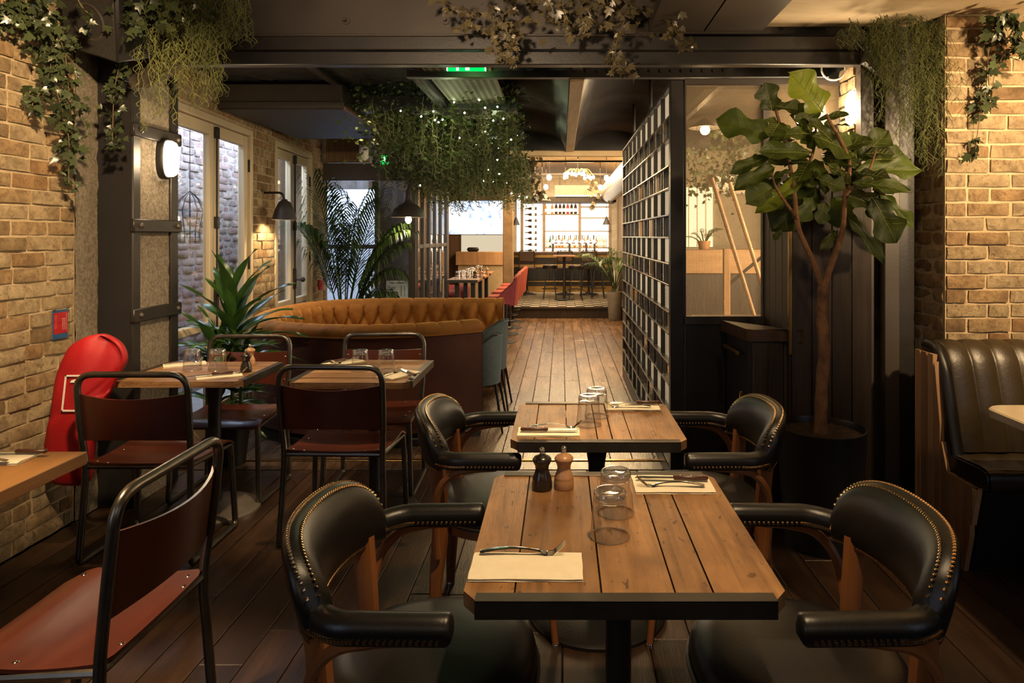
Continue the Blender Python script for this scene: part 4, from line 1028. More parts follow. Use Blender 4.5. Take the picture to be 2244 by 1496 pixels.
# ------------------------------------------------------------------ teal tub chairs at the open side of the booth
def tub_chair(label, mm, loc, rz, h=.74, w_=.27, grp=None):
    t = thing('tub_chair', label, 'chair', loc, rz, grp)
    def f(u, v):
        a = radians(-118+236*u); q = abs(u*2-1); zt = h-.17*max(0, (q-.35)/.65)**1.3
        z = .36+(zt-.36)*v; rr_ = w_*(1+.10*v)
        return V((-cos(a)*rr_+.02, sin(a)*rr_, z))
    mb = MB(); mb.grid(f, 30, 7); n0 = len(mb.v); nu, nv = 30, 7
    base = [V(p) for p in mb.v]
    mb.add([(p.x*.84+.003, p.y*.84, p.z-.008) for p in base], [q[::-1] for q in mb.f])
    bd = [i*nv for i in range(nu)]+[(nu-1)*nv+j for j in range(1, nv)]+[i*nv+nv-1 for i in range(nu-2, -1, -1)]+[j for j in range(nv-2, 0, -1)]
    for a_, b_ in zip(bd, bd[1:]+bd[:1]): mb.f.append((a_, n0+a_, n0+b_, b_))
    mb.build('shell', mm, t)
    MB().tube([f(u/29, 1)*1.0 for u in range(30)], .006, 6).build('piping', mm, t)
    MB().lathe([(0, .37), (w_*.9, .37), (w_*.92, .40), (w_*.88, .45), (w_*.6, .462), (0, .465)], 28, (.02, 0, 0)).build('seat', mm, t)
    for sx in (-1, 1):
        for sy in (-1, 1): MB().tube([(sx*.14, sy*.14, .37), (sx*.2, sy*.2, 0)], [.012, .008], 8).build('leg', m_iron, t)
    return t
tub_chair('teal upholstered tub chair nearest the booth end', m_teal, (-.66, 5.55, 0), pi, .74, .185, 'teal tub chairs')
tub_chair('teal upholstered tub chair behind the other one, at the booth opening', m_teal, (-.66, 6.15, 0), pi, .78, .185, 'teal tub chairs')
# ------------------------------------------------------------------ black leather bench on the right
be2 = thing('leather_bench', 'black leather wall bench with channelled back and oak slat end', 'bench', (1.87, 3.255, 0))
cwid = .118
mb = MB()
prof = [(.05, .50), (.06, .56), (.11, .74), (.15, .88), (.175, .935), (.215, .977), (.27, .99), (.33, .975), (.345, .94)]
pp = smooth_path([(0, a, z) for a, z in prof], 4)
def f_ch(u, v):
    i = v*(len(pp)-1); k = min(int(i), len(pp)-2); p = pp[k].lerp(pp[k+1], i-k); x = .055+1.65*u
    g = abs(sin(pi*(x-.055)/cwid)); b_ = .020*g**.35
    a = pp[k]; c_ = pp[k+1]; d = (c_-a).normalized(); n = V((0, -d.z, d.y))
    return V((x, p.y, p.z))+n*b_
mb.grid(f_ch, 240, len(pp)); mb.build('channelled_back', m_leather2, be2, ang=180)
mb = MB()
bp = smooth_path([(.0, .02, .44), (.0, .07, .62), (.0, .13, .85), (.0, .17, .93), (.0, .22, .975), (.0, .30, .985)], 6)
mb.tube([(p.x+.03, p.y, p.z-.01) for p in bp], .032, 10); mb.build('end_bolster', m_leather, be2)
mb = MB(); sp = [(.09, .49), (-.18, .505), (-.235, .50), (-.255, .475), (-.25, .42), (-.20, .40)]
spp = smooth_path([(0, a, z) for a, z in sp], 5)
mb.grid(lambda u, v: (lambda p: (.012+1.7*u, p.y, p.z+.006*noise.noise(V((u*30, v*8, 0)))))(spp[int(round(v*(len(spp)-1)))]), 60, len(spp)); mb.build('seat', m_leather2, be2)
mb = MB(); mb.prism([(.09, .484), (-.18, .499), (-.235, .494), (-.25, .47), (-.245, .42), (-.2, .40), (.3, .40), (.3, .48)], .0, .012, lambda x, y, z: (z, x, y)); mb.build('seat_side', m_leather, be2)
mb = MB(); mb.prism([(-.205, .40), (-.10, 0), (.33, 0), (.33, .40)], .02, 1.7, lambda x, y, z: (z, x, y)); mb.build('base', m_black, be2)
def top_edge(y): return .41 if y < .06 else .41+(y-.06)/.09*.55 if y < .15 else .99
for k in range(9):
    y0 = -.215+k*.062; y1 = y0+.048
    zb = [0 if y >= -.105 else (-.105-y)/.105*.40 for y in (y0, y1)]
    mb = MB(); zt = [min(top_edge(y), .95) for y in (y0, y1)]
    mb.prism([(y0, zb[0]), (y1, zb[1]), (y1, zt[1]), (y0, zt[0])], -.018, .004, lambda x, y, z: (z, x, y)); mb.build('slat', m_oakslat, be2, smooth=False)
# ------------------------------------------------------------------ red cover and wall notice on the near left wall
t = thing('red_cover', 'red fabric cover hung on the brick wall beside the black column', 'cover', (-2.50, 3.50, 0))
ol = [(.10, .30), (.04, .285), (-.05, .30), (-.075, .38), (-.085, .48), (-.066, .58), (-.04, .74), (-.016, .876), (.03, .978), (.10, 1.03), (.175, 1.04), (.25, 1.0), (.282, .945), (.28, .89), (.245, .835), (.205, .75), (.165, .65), (.13, .53), (.115, .42)]
olp = smooth_path([(a, 0, b) for a, b in ol], 5, True); cz = V((.06, 0, .68)); n = len(olp); vs = []; fs = []
rings = [(1.0, .0), (1.0, -.05), (.985, -.075), (.93, -.092), (.7, -.10), (.3, -.103)]
for sc, dy in rings:
    for p in olp:
        q = cz+(p-cz)*sc if sc < 1 else p
        wv = .010*noise.noise(V((q.x*9, sc*3, q.z*7)))+.03*math.exp(-((q.x-.20+.25*(1-q.z)*0)/.03)**2)*(q.z > .74)*(sc < .999)-.006*math.exp(-((q.z-.60-.2*q.x)/.03)**2)+.005*math.exp(-((q.z-.66-.3*q.x)/.025)**2)
        vs.append((q.x, dy+wv*(sc < 1)+(.028*max(0, q.x-.12)/.1 if sc < .99 and q.z > .7 else 0), q.z))
for i in range(len(rings)-1):
    for k in range(n): fs.append((i*n+k, i*n+(k+1) % n, (i+1)*n+(k+1) % n, (i+1)*n+k))
fs.append(tuple((len(rings)-1)*n+k for k in range(n))); fs.append(tuple(range(n))[::-1])
mb = MB(); mb.add(vs, fs); cv = mb.build('cover_body', m_redcloth, t, ang=180); 
mb = MB()
for q in ((.045, .125, .845, .852), (.025, .10, .672, .679)): mb.box(q[0], q[1], -.114, -.108, q[2], q[3])
mb.prism([(.025, .672), (.031, .672), (.051, .852), (.045, .852)], -.114, -.108, lambda x, y, z: (x, z, y)); mb.prism([(.07, .815), (.12, .815), (.115, .828), (.095, .832), (.075, .826)], -.114, -.108, lambda x, y, z: (x, z, y))
mb.build('white_print', m_white, t, smooth=False)
t = thing('wall_notice', 'small red and blue notice in an acrylic holder on the brick wall', 'notice', (-2.615, 3.575, 1.08))
def wbox(y0, y1, z0, z1, x0, x1, m, nme): return MB().box(x0, x1, y0, y1, z0, z1).build(nme, m, t, smooth=False)
wbox(-.052, .052, -.075, .075, -.004, .0, mat('notice_blue', (.03, .12, .30), None, .4), 'card'); wbox(-.050, .050, -.048, .062, .0, .001, mat('notice_red', (.60, .01, .02), (.5, .01, .02), .4), 'red_panel')
mb = MB()
for k in range(6): mb.box(.001, .002, -.042, -.030, .045-.012*k-.002, .045-.012*k+.001)
for q in ((.012, .017, -.03, .03), (.026, .031, -.03, .03), (.017, .026, .026, .03), (.017, .026, -.002, .002)): mb.box(.001, .002, *q)
mb.box(.001, .002, .040, .042, -.04, .055); mb.build('print', mat('notice_print', (.75, .35, .3), None, .5), t, smooth=False)
wbox(-.058, .058, -.085, .085, .004, .007, m_pane, 'acrylic_sheet')
for y in (-.05, .05): MB().lathe([(0, 0), (.006, 0), (.006, .012), (0, .012)], 8, (-.004, y, .082), Matrix.Rotation(pi/2, 4, 'Y')).build('stud', m_chrome, t)
MB().box(-.03, -.004, -.05, .05, -.07, .07).build('mount', m_conc, t)
# ------------------------------------------------------------------ loudspeaker
t = thing('loudspeaker', 'black loudspeaker tilted down at the top left corner', 'speaker', (-2.36, 3.42, 2.70))
t.rotation_euler = (radians(22), radians(17), radians(-6))
MB().rbox(-.16, .16, 0, .24, -.26, .26, .012).build('cabinet', m_black, t); MB().rbox(-.148, .148, -.012, 0, -.248, .248, .004).build('grille', mat('speaker_grille', (.03, .026, .023), (.018, .016, .014), .6, scale=120, contrast=(.45, .55)), t)
MB().lathe([(.08, .0), (.088, .004), (.096, .0)], 28, (0, -.012, -.09), Matrix.Rotation(pi/2, 4, 'X')).build('cone_ring', m_steel2, t); MB().lathe([(0, .004), (.018, .0)], 16, (0, -.012, -.09), Matrix.Rotation(pi/2, 4, 'X')).build('dust_cap', m_steel2, t)
MB().rbox(.03, .075, -.016, -.012, .17, .178, .001).build('red_badge', emit('speaker_badge', (.8, .05, .02), .5), t)
MB().tube([(0, .2, .2), (0, .1, .34)], .02, 8).build('bracket', m_iron, t)
# ------------------------------------------------------------------ exit signs
t = thing('exit_sign', 'green lit exit sign hung under the beam', 'exit sign', (-.575, 4.14, 2.62))
MB().rbox(-.115, .115, .0, .012, -.082, .06, .002).build('sign_panel', m_green, t); MB().rbox(-.118, .118, -.03, .03, .06, .09, .003).build('housing', m_white, t)
for x in (-.118, .112): MB().box(x, x+.006, -.004, .016, -.08, .06).build('end_cap', m_greenw, t)
for q in ((-.105, -.095, .0, .03), (-.11, -.09, -.03, -.012)): MB().box(q[0], q[1], -.003, .0, q[2]-.03, q[3]-.03).build('mark', m_greenw, t, smooth=False)
mb = MB()
for q in ((-.02, .03, -.05, -.02), (.035, .07, -.055, -.015), (-.06, -.045, -.08, -.05), (-.005, .02, -.078, -.058)): mb.box(q[0], q[1], -.003, .0, q[2], q[3])
mb.build('arrow_mark', m_greenw, t, smooth=False)
lamp('SPOT', (-.57, 4.22, 2.50), 4, (.35, 1, .28), (-.6, 5.2, 2.62), .04, 100, .6, name='exit_light')
t = thing('exit_sign', 'tiny green lit exit sign above the glazed vestibule', 'exit sign', (-2.12, 8.2, 2.455)); MB().rbox(-.05, .05, 0, .03, -.055, .055, .004).build('sign_panel', m_green, t)
MB().box(-.012, .012, -.004, 0, -.03, .03).build('running_figure', m_greenw, t, smooth=False)
# ------------------------------------------------------------------ plants
def basis(d, n):
    d = V(d).normalized(); n = V(n); n = n-d*n.dot(d)
    if n.length < 1e-4: n = d.orthogonal()
    n.normalize(); y = n.cross(d); return Matrix((d, y, n)).transposed()
def put(name, me, parent, p, d, n, sc=1, w=1):
    M = basis(d, n); o = inst(name, me, parent, p, M.to_euler(), (sc, sc*w, sc)); return o
IV = [(0, 0), (.02, .30), (.16, .50), (.24, .27), (.44, .36), (.60, .34), (.56, .16), (1.0, 0)]
def ivy_mesh(m, k):
    rr = random.Random(k); out = IV+[(x, -y) for x, y in IV[1:-1][::-1]]
    z = lambda x, y: .10*abs(y)-.14*x*x+rr.uniform(-.02, .02)
    vs = [(.28, 0, .0)]+[(x, y*.95, z(x, y)) for x, y in out]; n = len(out)
    mb = MB(); mb.add(vs, [(0, 1+(i+1) % n, 1+i)[::-1] for i in range(n)]); return mb.mesh('leaf', m, ang=80)
IVY = {'g': [ivy_mesh(m_ivy, i) for i in range(4)], 'w': [ivy_mesh(m_ivyb, i+4) for i in range(4)]}
def ivy(label, base, strands, face, key='g', size=.075, dens=34, seed=1, spread=.05, cap=290, mass=(), grp=None, extra=0):
    rr = random.Random(seed); t = thing('ivy_plant', label, 'plant', base, 0, grp); b = V(base); cnt = 0
    F = V(face)
    def leaf(p, sc):
        nonlocal cnt
        if cnt >= cap: return
        a = rr.uniform(0, 2*pi); n = (F+V((rr.uniform(-.7, .7), rr.uniform(-.7, .7), rr.uniform(-.3, .9)))).normalized()
        d = V((rr.uniform(-1, 1), rr.uniform(-1, 1), -rr.uniform(.1, 1.0)))
        put('leaf', rr.choice(IVY[key]), t, p-b, d, n, sc); cnt += 1
    for s_ in strands:
        sp = smooth_path(s_, 6); MB().tube([p-b for p in sp], .0022, 4).build('stem', m_stem, t)
        L_ = sum((q-p).length for p, q in zip(sp, sp[1:]))
        for k in range(int(L_*dens)):
            p = sp[min(int(rr.random()*len(sp)), len(sp)-1)]+V((rr.gauss(0, spread), rr.gauss(0, spread*.5), rr.gauss(0, spread*.6)))
            leaf(p, size*rr.uniform(.6, 1.2))
    for c_, ra, cn in mass:
        for k in range(cn): leaf(V(c_)+V((rr.gauss(0, ra[0]), rr.gauss(0, ra[1]), rr.gauss(0, ra[2]))), size*rr.uniform(.6, 1.2))
    if extra:      # the leaves too many and too small to pick apart
        mb = MB(); ref = [(IVY[key][q].vertices, IVY[key][q].polygons) for q in range(4)]
        for k in range(extra):
            sp = smooth_path(rr.choice(strands), 4); p = rr.choice(sp)+V((rr.gauss(0, spread), rr.gauss(0, spread*.6)+.015, rr.gauss(0, spread)))-b
            M = basis(V((rr.uniform(-1, 1), rr.uniform(-1, 1), -rr.uniform(.1, 1))), F+V((rr.uniform(-.7, .7), rr.uniform(-.7, .7), rr.uniform(-.3, .9)))); sc = size*rr.uniform(.5, .9)
            vv, pp_ = rr.choice(ref); mb.add([p+M @ (v.co*sc) for v in vv], [tuple(q.vertices) for q in pp_])
        tag(mb.build('small_leaves', m_ivy if key == 'g' else m_ivyb, t), kind='stuff')
    return t
ivy('thick ivy trailing down the left brick wall under the loudspeaker', P(60, 0, 3.3),
    [[P(20, 0, 3.3), P(70, 50, 3.32), P(100, 130, 3.34), P(130, 220, 3.38), P(150, 300, 3.42), P(150, 400, 3.46)], [P(60, 10, 3.2), P(110, 90, 3.3), P(105, 170, 3.35), P(70, 230, 3.3)],
     [P(100, 20, 3.3), P(140, 110, 3.36), P(150, 190, 3.42), P(165, 270, 3.48), P(140, 350, 3.46)], [P(0, 20, 3.15), P(30, 28, 3.18)]], (.8, -.6, .1), 'g', .055, 54, 3, .036, 299, [(P(85, 30, 3.25), (.07, .05, .06), 60)], None, 420)
ivy('short ivy strand hanging in front of the left black column', P(255, 150, 3.6), [[P(262, 140, 3.62), P(252, 190, 3.62), P(248, 240, 3.62), P(246, 318, 3.62)]], (.2, -1, .1), 'g', .048, 90, 5, .026, 290, (), None, 60)
ivy('ivy spilling over the speaker and beam at the top left', P(300, 0, 3.4), [[P(275, -20, 3.4), P(300, 30, 3.4), P(290, 85, 3.4)], [P(400, -20, 3.5), P(440, 20, 3.5), P(470, 40, 3.5)], [P(165, -10, 3.2), P(180, 15, 3.2), P(192, 28, 3.2)]], (.1, -1, .1), 'g', .055, 60, 6, .03, 200, [(P(330, 25, 3.45), (.09, .06, .05), 80)])
ivy('long ivy garland hanging over the middle of the steel beam', P(1250, 10, 3.6),
    [[P(960, 0, 3.65), P(1010, 22, 3.65), P(1030, 45, 3.65), P(1000, 62, 3.65)], [P(1080, 30, 3.6), P(1085, 75, 3.6), P(1090, 110, 3.6), P(1125, 128, 3.6)], [P(1110, 50, 3.6), P(1130, 75, 3.6), P(1122, 100, 3.6)],
     [P(1370, 40, 3.6), P(1350, 100, 3.6), P(1352, 135, 3.6), P(1385, 165, 3.6)], [P(1430, 10, 3.6), P(1468, 40, 3.6), P(1485, 75, 3.6), P(1515, 98, 3.6)], [P(1200, 30, 3.6), P(1290, 40, 3.6), P(1255, 65, 3.6)]],
    (0, -1, -.1), 'w', .058, 46, 7, .024, 299, [(P(1120, 15, 3.6), (.12, .08, .06), 62), (P(1260, 18, 3.55), (.16, .08, .06), 60), (P(1370, 10, 3.55), (.09, .06, .05), 40)], None, 160)
ivy('ivy strand hanging on the right brick wall', P(2200, 40, 3.5),
    [[P(2225, 30, 3.5), P(2175, 60, 3.52), P(2165, 130, 3.55), P(2160, 200, 3.58), P(2145, 270, 3.6), P(2135, 350, 3.6)], [P(2190, 50, 3.5), P(2200, 110, 3.52), P(2178, 170, 3.56), P(2170, 230, 3.58), P(2128, 205, 3.58)], [P(2170, 150, 3.55), P(2195, 120, 3.55)]], (0, -1, .1), 'g', .062, 60, 9, .020, 260, [(P(2238, 85, 3.45), (.03, .04, .06), 34), (P(2215, 40, 3.45), (.06, .04, .02), 24)])
# hanging moss: curly threads, joined
def moss(label, xs, ztop, zbot, y, m, n, seed, dens=15, prof=None, cur=.05):
    rr = random.Random(seed); mb = MB()
    base = V(((xs[0]+xs[1])/2, y, ztop))
    for i in range(n):
        u = rr.random(); x = xs[0]+(xs[1]-xs[0])*u
        zb = zbot(u) if callable(zbot) else zbot
        zb = ztop-(ztop-zb)*rr.uniform(.45, 1.05)
        p = V((x, y+rr.uniform(-.06, .06), ztop+rr.uniform(-.04, .04))); pts = [p]
        while p.z > zb:
            p = p+V((rr.gauss(0, .010), rr.gauss(0, .010), -rr.uniform(.02, .035))); pts.append(p)
        mb.tube([q-base for q in pts], .0014, 3, caps=False)
        for k in range(int((ztop-zb)*dens*4)):
            q = rr.choice(pts); a = rr.uniform(0, 2*pi); e = rr.uniform(.3, 1); ln = rr.uniform(.5, 1)*cur
            d1 = V((cos(a), sin(a)*.8, -.4)); pp_ = [q, q+d1*ln*.4+V((0, 0, -.006)), q+d1*ln*.75+V((0, 0, -.3*ln)), q+d1*ln*.8+V((cos(a+1.5)*ln*.25, 0, -.65*ln)), q+d1*ln*.6+V((cos(a+1.8)*ln*.4, 0, -.85*ln))]
            mb.tube([v-base for v in pp_], [.0013, .0013, .0012, .0010, .0006], 3, caps=False)
    t = thing('hanging_moss', label, 'plant', base); tag(mb.build('moss_threads', m, t), kind='stuff'); return t
moss('yellow-green moss hanging over the left end of the beam', (-2.2, -1.68), 2.82, lambda u: 2.12+.35*abs(u-.35)+.25*(u > .75), 3.62, m_moss, 85, 4, 15)
moss('dark green moss curtain hanging by the right column', (1.63, 2.0), 2.66, lambda u: 2.25-.35*u+.10*sin(u*17), 3.60, m_mossd, 110, 5, 15, None, .045)
moss('moss tuft lying along the right end of the beam', (1.50, 1.72), 2.66, lambda u: 2.58-.03*u, 3.62, m_mossd, 40, 6, 24, None, .05)
# ---- fiddle-leaf fig
def fig_mesh(m, k):
    rr = random.Random(k+50); nu, nv = 13, 9; ph = rr.uniform(0, 6); bend = rr.uniform(.12, .35); fold = rr.uniform(.10, .26)
    def wd(u): return (.30*math.exp(-((u-.22)/.22)**2)+.40*math.exp(-((u-.72)/.27)**2))*sqrt(max(1-u**8, 0))*min(1, u*8+.10)
    def f(a, b):
        u = a; v = b*2-1; w_ = wd(u)*(1+.08*sin(u*17+ph+v*2))
        return (u+.02*abs(v), v*w_*.95, fold*abs(v)*w_-bend*u*u*.6+.05*sin(u*13+ph)*v*v*(1 if v > 0 else -1)+.012*sin(7*v+u*8+ph))
    mb = MB(); mb.grid(f, nu, nv); me = mb.mesh('leaf', m, ang=180)
    vn = MB(); vn.tube([(u/12, 0, f(u/12, .5)[2]+.004) for u in range(13)], [.011-.0007*i for i in range(13)], 4)
    for s_ in (-1, 1):
        for u in (.16, .3, .44, .58, .72): vn.tube([(lambda q: (q[0], q[1], q[2]+.004))(f(min(u+.14*t_, .97), .5+s_*.42*t_)) for t_ in (0, .5, 1)], [.005, .004, .002], 3)
    return me, vn.mesh('vein', m_vein)
FG = [fig_mesh(m_fig, i) for i in range(6)]; FGY = [fig_mesh(m_figy, i+9) for i in range(2)]
ft = thing('fiddle_leaf_fig', 'tall fiddle-leaf fig tree with a bare forked trunk', 'plant', (1.303, 3.43, .56)); fo = V((1.303, 3.43, .56))
tr_ = smooth_path([P(1798, 962, 3.43), P(1800, 860, 3.43), P(1806, 760, 3.43), P(1800, 690, 3.44), P(1803, 625, 3.43)], 6)
MB().tube([p-fo for p in tr_], [.033-.0085*i/(len(tr_)-1)+.002*sin(i*1.7) for i in range(len(tr_))], 12).build('trunk', m_bark, ft)
for pts, r_ in (([P(1803, 632, 3.43), P(1780, 570, 3.43), P(1750, 500, 3.42), P(1740, 420, 3.45), P(1725, 330, 3.42), P(1700, 240, 3.40)], .017), ([P(1803, 632, 3.43), P(1825, 570, 3.45), P(1846, 505, 3.45), P(1852, 430, 3.42), P(1860, 350, 3.45), P(1810, 250, 3.45)], .018),
                ([P(1740, 420, 3.45), P(1780, 340, 3.5), P(1790, 250, 3.5)], .010), ([P(1850, 430, 3.42), P(1900, 380, 3.35), P(1920, 330, 3.35)], .009), ([P(1748, 480, 3.42), P(1705, 420, 3.36), P(1690, 380, 3.33)], .009)):
    sp = smooth_path(pts, 5); MB().tube([p-fo for p in sp], [r_*(1-.55*i/(len(sp)-1)) for i in range(len(sp))], 8).build('branch', m_bark, ft)
FL = [(790, 345, 610, 80, .95, 1, .1, 0), (425, 330, 395, 165, 1.25, 0, .2, 0), (430, 520, 70, 385, .75, 0, .1, 0), (380, 300, 690, 300, .55, 0, .3, 0), (700, 500, 650, 305, 1.0, 0, .4, 0), (760, 400, 950, 345, .5, 0, .5, 0), (690, 500, 450, 480, .62, 0, .5, 0),
      (715, 515, 1020, 600, .95, 0, .2, 0), (900, 640, 860, 440, .62, 0, .2, 0), (1045, 700, 1255, 470, .72, 0, .15, 0), (1090, 690, 1400, 660, .75, 0, .4, 0), (1010, 765, 1475, 735, .42, 0, .3, 0), (700, 640, 385, 610, .6, 0, .4, 0), (410, 660, 165, 755, .45, 0, .3, 0),
      (450, 735, 200, 865, .52, 0, .3, 0), (430, 880, 282, 960, .95, 0, .3, 0), (650, 800, 360, 1030, .42, 1, .2, 0), (745, 860, 455, 1150, .80, 0, .15, 0), (940, 930, 910, 1145, 1.35, 0, .3, 0), (935, 920, 1205, 1010, 1.0, 0, .3, 0), (1140, 950, 1320, 1250, .85, 0, .15, 0),
      (1190, 930, 1440, 1150, .42, 0, .3, 0), (975, 1105, 1240, 1375, .40, 0, .2, 0), (1000, 850, 1385, 860, .5, 0, .5, 0), (1140, 900, 1300, 880, .75, 0, .4, 0), (890, 1185, 805, 1300, .5, 0, .2, 0), (500, 1180, 445, 1245, .7, 0, .2, 0), (980, 480, 1030, 530, .6, 0, .4, 0), (880, 440, 970, 420, .4, 0, .5, 0),
      (800, 650, 1030, 690, .8, 0, .5, 0), (640, 600, 430, 680, .8, 0, .6, 0), (700, 700, 560, 690, .9, 0, .6, 0), (760, 820, 940, 880, .9, 0, .5, 0), (720, 950, 640, 1100, .9, 0, .5, 0), (800, 980, 780, 1120, .9, 0, .6, 0), (500, 820, 380, 870, .9, 0, .6, 0), (860, 560, 720, 400, .8, 0, .7, 0), (1000, 700, 860, 620, .7, 0, .7, 0), (480, 420, 430, 480, 1.1, 0, .4, 0), (1040, 780, 1250, 800, .7, 0, .5, 0), (640, 420, 760, 330, .8, 0, .6, 0), (1080, 640, 1280, 620, .8, 0, .6, 0), (560, 760, 440, 800, .7, 0, .6, 0), (830, 750, 960, 800, .9, 0, .7, 0)]
rr = random.Random(8)
for _ in range(36):
    a = rr.uniform(0, 6.28); q = rr.uniform(.1, .8); bx = 740+270*q*cos(a); by = 650+270*q*sin(a)*.9; ln = rr.uniform(120, 210)
    FL.append((bx, by, bx+ln*cos(a+rr.uniform(-.5, .5)), by+ln*sin(a+rr.uniform(-.5, .5))*.8, rr.uniform(.6, 1.0), 0, rr.uniform(.2, .8), 1))
for bx, by, tx, ty, wf_, yl, tl, bh in FL:
    d0 = 3.43+rr.uniform(-.14, .14)+(.12 if bh else 0); b = P(1560+bx/3.252, 140+by/3.252, d0); tp = P(1560+tx/3.252, 140+ty/3.252, d0+rr.uniform(-.10, .04))
    d = tp-b; n = V((rr.uniform(-.3, .3), -1, tl+rr.uniform(0, .3))) if not bh else V((rr.uniform(-.7, .7), -1+rr.uniform(0, .6), tl+rr.uniform(0, .7))); me, ve = rr.choice(FGY if yl else FG)
    lf = put('leaf', me, ft, b-fo, d, n, d.length*1.08, wf_/.96); inst('vein', ve, lf)
pt = thing('plant_pot', 'large black round pot holding the fig tree and its bark soil', 'pot', (1.303, 3.43, 0))
MB().lathe([(0, 0), (.175, 0), (.20, .3), (.212, .57), (.214, .585), (.204, .588), (.199, .575), (.197, .53), (0, .53)], 40).build('pot_body', m_blackpot, pt)
mb = MB(); mb.grid(lambda a, b: (.197*b*cos(2*pi*a), .197*b*sin(2*pi*a), .555+.014*noise.noise(V((b*cos(2*pi*a)*9, b*sin(2*pi*a)*9, 1)))), 40, 14, cu=True); mb.build('soil', m_soil, pt)
# ---- dracaena
def drac_mesh(k):
    rr = random.Random(k+80); bend = rr.uniform(.25, .75); wv = rr.uniform(0, 6)
    def f(a, b):
        u = a; v = b*2-1; w_ = .068*sin(pi*min(1, u**.75*1.0))**.8*(1 if u < .99 else 0)+.012*(u < .2)
        return (u*(1-.12*bend*u), v*w_, .32*abs(v)*w_*1.2+.12*u-bend*.55*u**2.2+.018*sin(u*9+wv)*v)
    mb = MB(); mb.grid(f, 14, 5); return mb.mesh('leaf', m_drac, ang=180)
DR = [drac_mesh(i) for i in range(6)]
dt = thing('dracaena', 'glossy dracaena plant between the corner table and the velvet booth', 'plant', (-2.24, 4.62, 0))
MB().lathe([(0, 0), (.10, 0), (.13, .26), (.135, .27), (.122, .27), (.12, .24), (0, .24)], 28).build('pot_body', m_blackpot, dt)
rr = random.Random(17)
for sx, sy, top, nl, ls in ((.02, 0, 1.04, 32, .48), (-.08, .0, .82, 22, .40), (.09, -.03, .72, 18, .36), (-.05, -.06, .60, 12, .34)):
    st = smooth_path([(sx*.6, sy*.6, .2), (sx, sy, .4), (sx+.01, sy, top)], 5); MB().tube(st, [.016-.004*i/10 for i in range(11)], 8).build('cane', m_palmstem, dt)
    for k in range(nl):
        a = k*2.4+rr.uniform(-.3, .3); q = k/nl; el = -.05+1.42*q**1.1
        d = V((cos(a)*cos(el), sin(a)*cos(el)*.9, sin(el)))
        if d.y > .5: d.y = .5
        if d.x < -.75: d.x = -.75
        put('leaf', rr.choice(DR), dt, V((sx+.01, sy, top-.30*(1-q))), d, V((-d.x*.3, -d.y*.3-.15, 1)), ls*rr.uniform(.75, 1.1), 1.3)
# ---- kentia palms: each frond is one part
def palm(label, loc, fronds, seed, pot=None, grp=None, wl=.50, nl=27, m=m_palm):
    rr = random.Random(seed); t = thing('kentia_palm', label, 'plant', loc, 0, grp)
    for a, ln, el, dr in fronds:
        mb = MB(); d = V((cos(a), sin(a), 0)); pts = []
        for i in range(15):
            u = i/14; r_ = ln*(cos(el)*u+.12*u*u); z = ln*(sin(el)*u-dr*u**2.6); pts.append(d*r_*.9+V((0, 0, z)))
        mb.tube(pts, [.010*(1-.75*i/14) for i in range(15)], 5)
        side = V((-d.y, d.x, 0))
        for k in range(nl):
            u = .34+.66*k/(nl-1); i = min(int(u*14), 13); p = pts[i].lerp(pts[i+1], u*14-i); tg = (pts[i+1]-pts[i]).normalized()
            L_ = wl*(.55+.45*sin(pi*min((u-.25)/.75, 1)))*rr.uniform(.85, 1.1)
            for s_ in (-1, 1):
                dd = (tg*.75+side*s_*.8+V((0, 0, .12))).normalized(); pr = dd.cross(V((0, 0, 1))).normalized()
                a0 = p; a1 = p+dd*L_*.45+V((0, 0, .0)); a2 = p+dd*L_*.78+V((0, 0, -.18*L_)); a3 = p+dd*L_*.92+V((0, 0, -.50*L_))
                wv = .0088*(wl/.34); q = pr*wv
                mb.add([a0-q*.3, a0+q*.3, a1-q, a1+q, a2-q*.7, a2+q*.7, a3], [(0, 2, 3, 1), (2, 4, 5, 3), (4, 6, 5)])
        mb.build('frond', m, t, ang=180)
    if pot: pot(t)
    return t
rr = random.Random(4)
def pot_a(t): MB().lathe([(0, 0), (.14, 0), (.19, .36), (.195, .37), (.18, .37), (.175, .34), (0, .34)], 28).build('pot_body', m_blackpot, t)
palm('large kentia palm rising behind the velvet booth', (-2.42, 7.62, .3), [(a+rr.uniform(-.3, .3), ln, el, dr) for a, ln, el, dr in
     [(-1.57, 2.0, 1.45, .12), (-.3, 2.0, 1.38, .2), (-2.0, 2.1, 1.46, .12), (1.2, 2.1, 1.42, .14), (.6, 1.7, 1.3, .3), (-1.0, 1.8, 1.32, .24), (-1.9, 1.8, 1.36, .22), (0.0, 1.5, 1.28, .42), (1.6, 1.8, 1.35, .2), (.2, .95, 1.1, .5), (-.1, 1.9, 1.3, .3), (-2.1, 1.9, 1.38, .28), (-.8, 2.0, 1.38, .22), (.4, 2.0, 1.35, .3), (-1.4, 2.1, 1.42, .2), (-.05, 1.2, 1.25, .5)]], 3, None)
pp2 = thing('plant_pot', 'black pot under the large palm, hidden behind the booth', 'pot', (-2.42, 7.62, 0)); MB().lathe([(0, 0), (.14, 0), (.17, .30), (.175, .32), (.16, .32), (.155, .29), (0, .29)], 28).build('pot_body', m_blackpot, pp2)
rr = random.Random(6)
palm('palm in the tall concrete planter at the end of the room divider', (.98, 12.55, .52), [(k*2.4, rr.uniform(1.0, 1.35), rr.uniform(1.05, 1.4), rr.uniform(.25, .5)) for k in range(13)], 7, None, None, .30, 20)
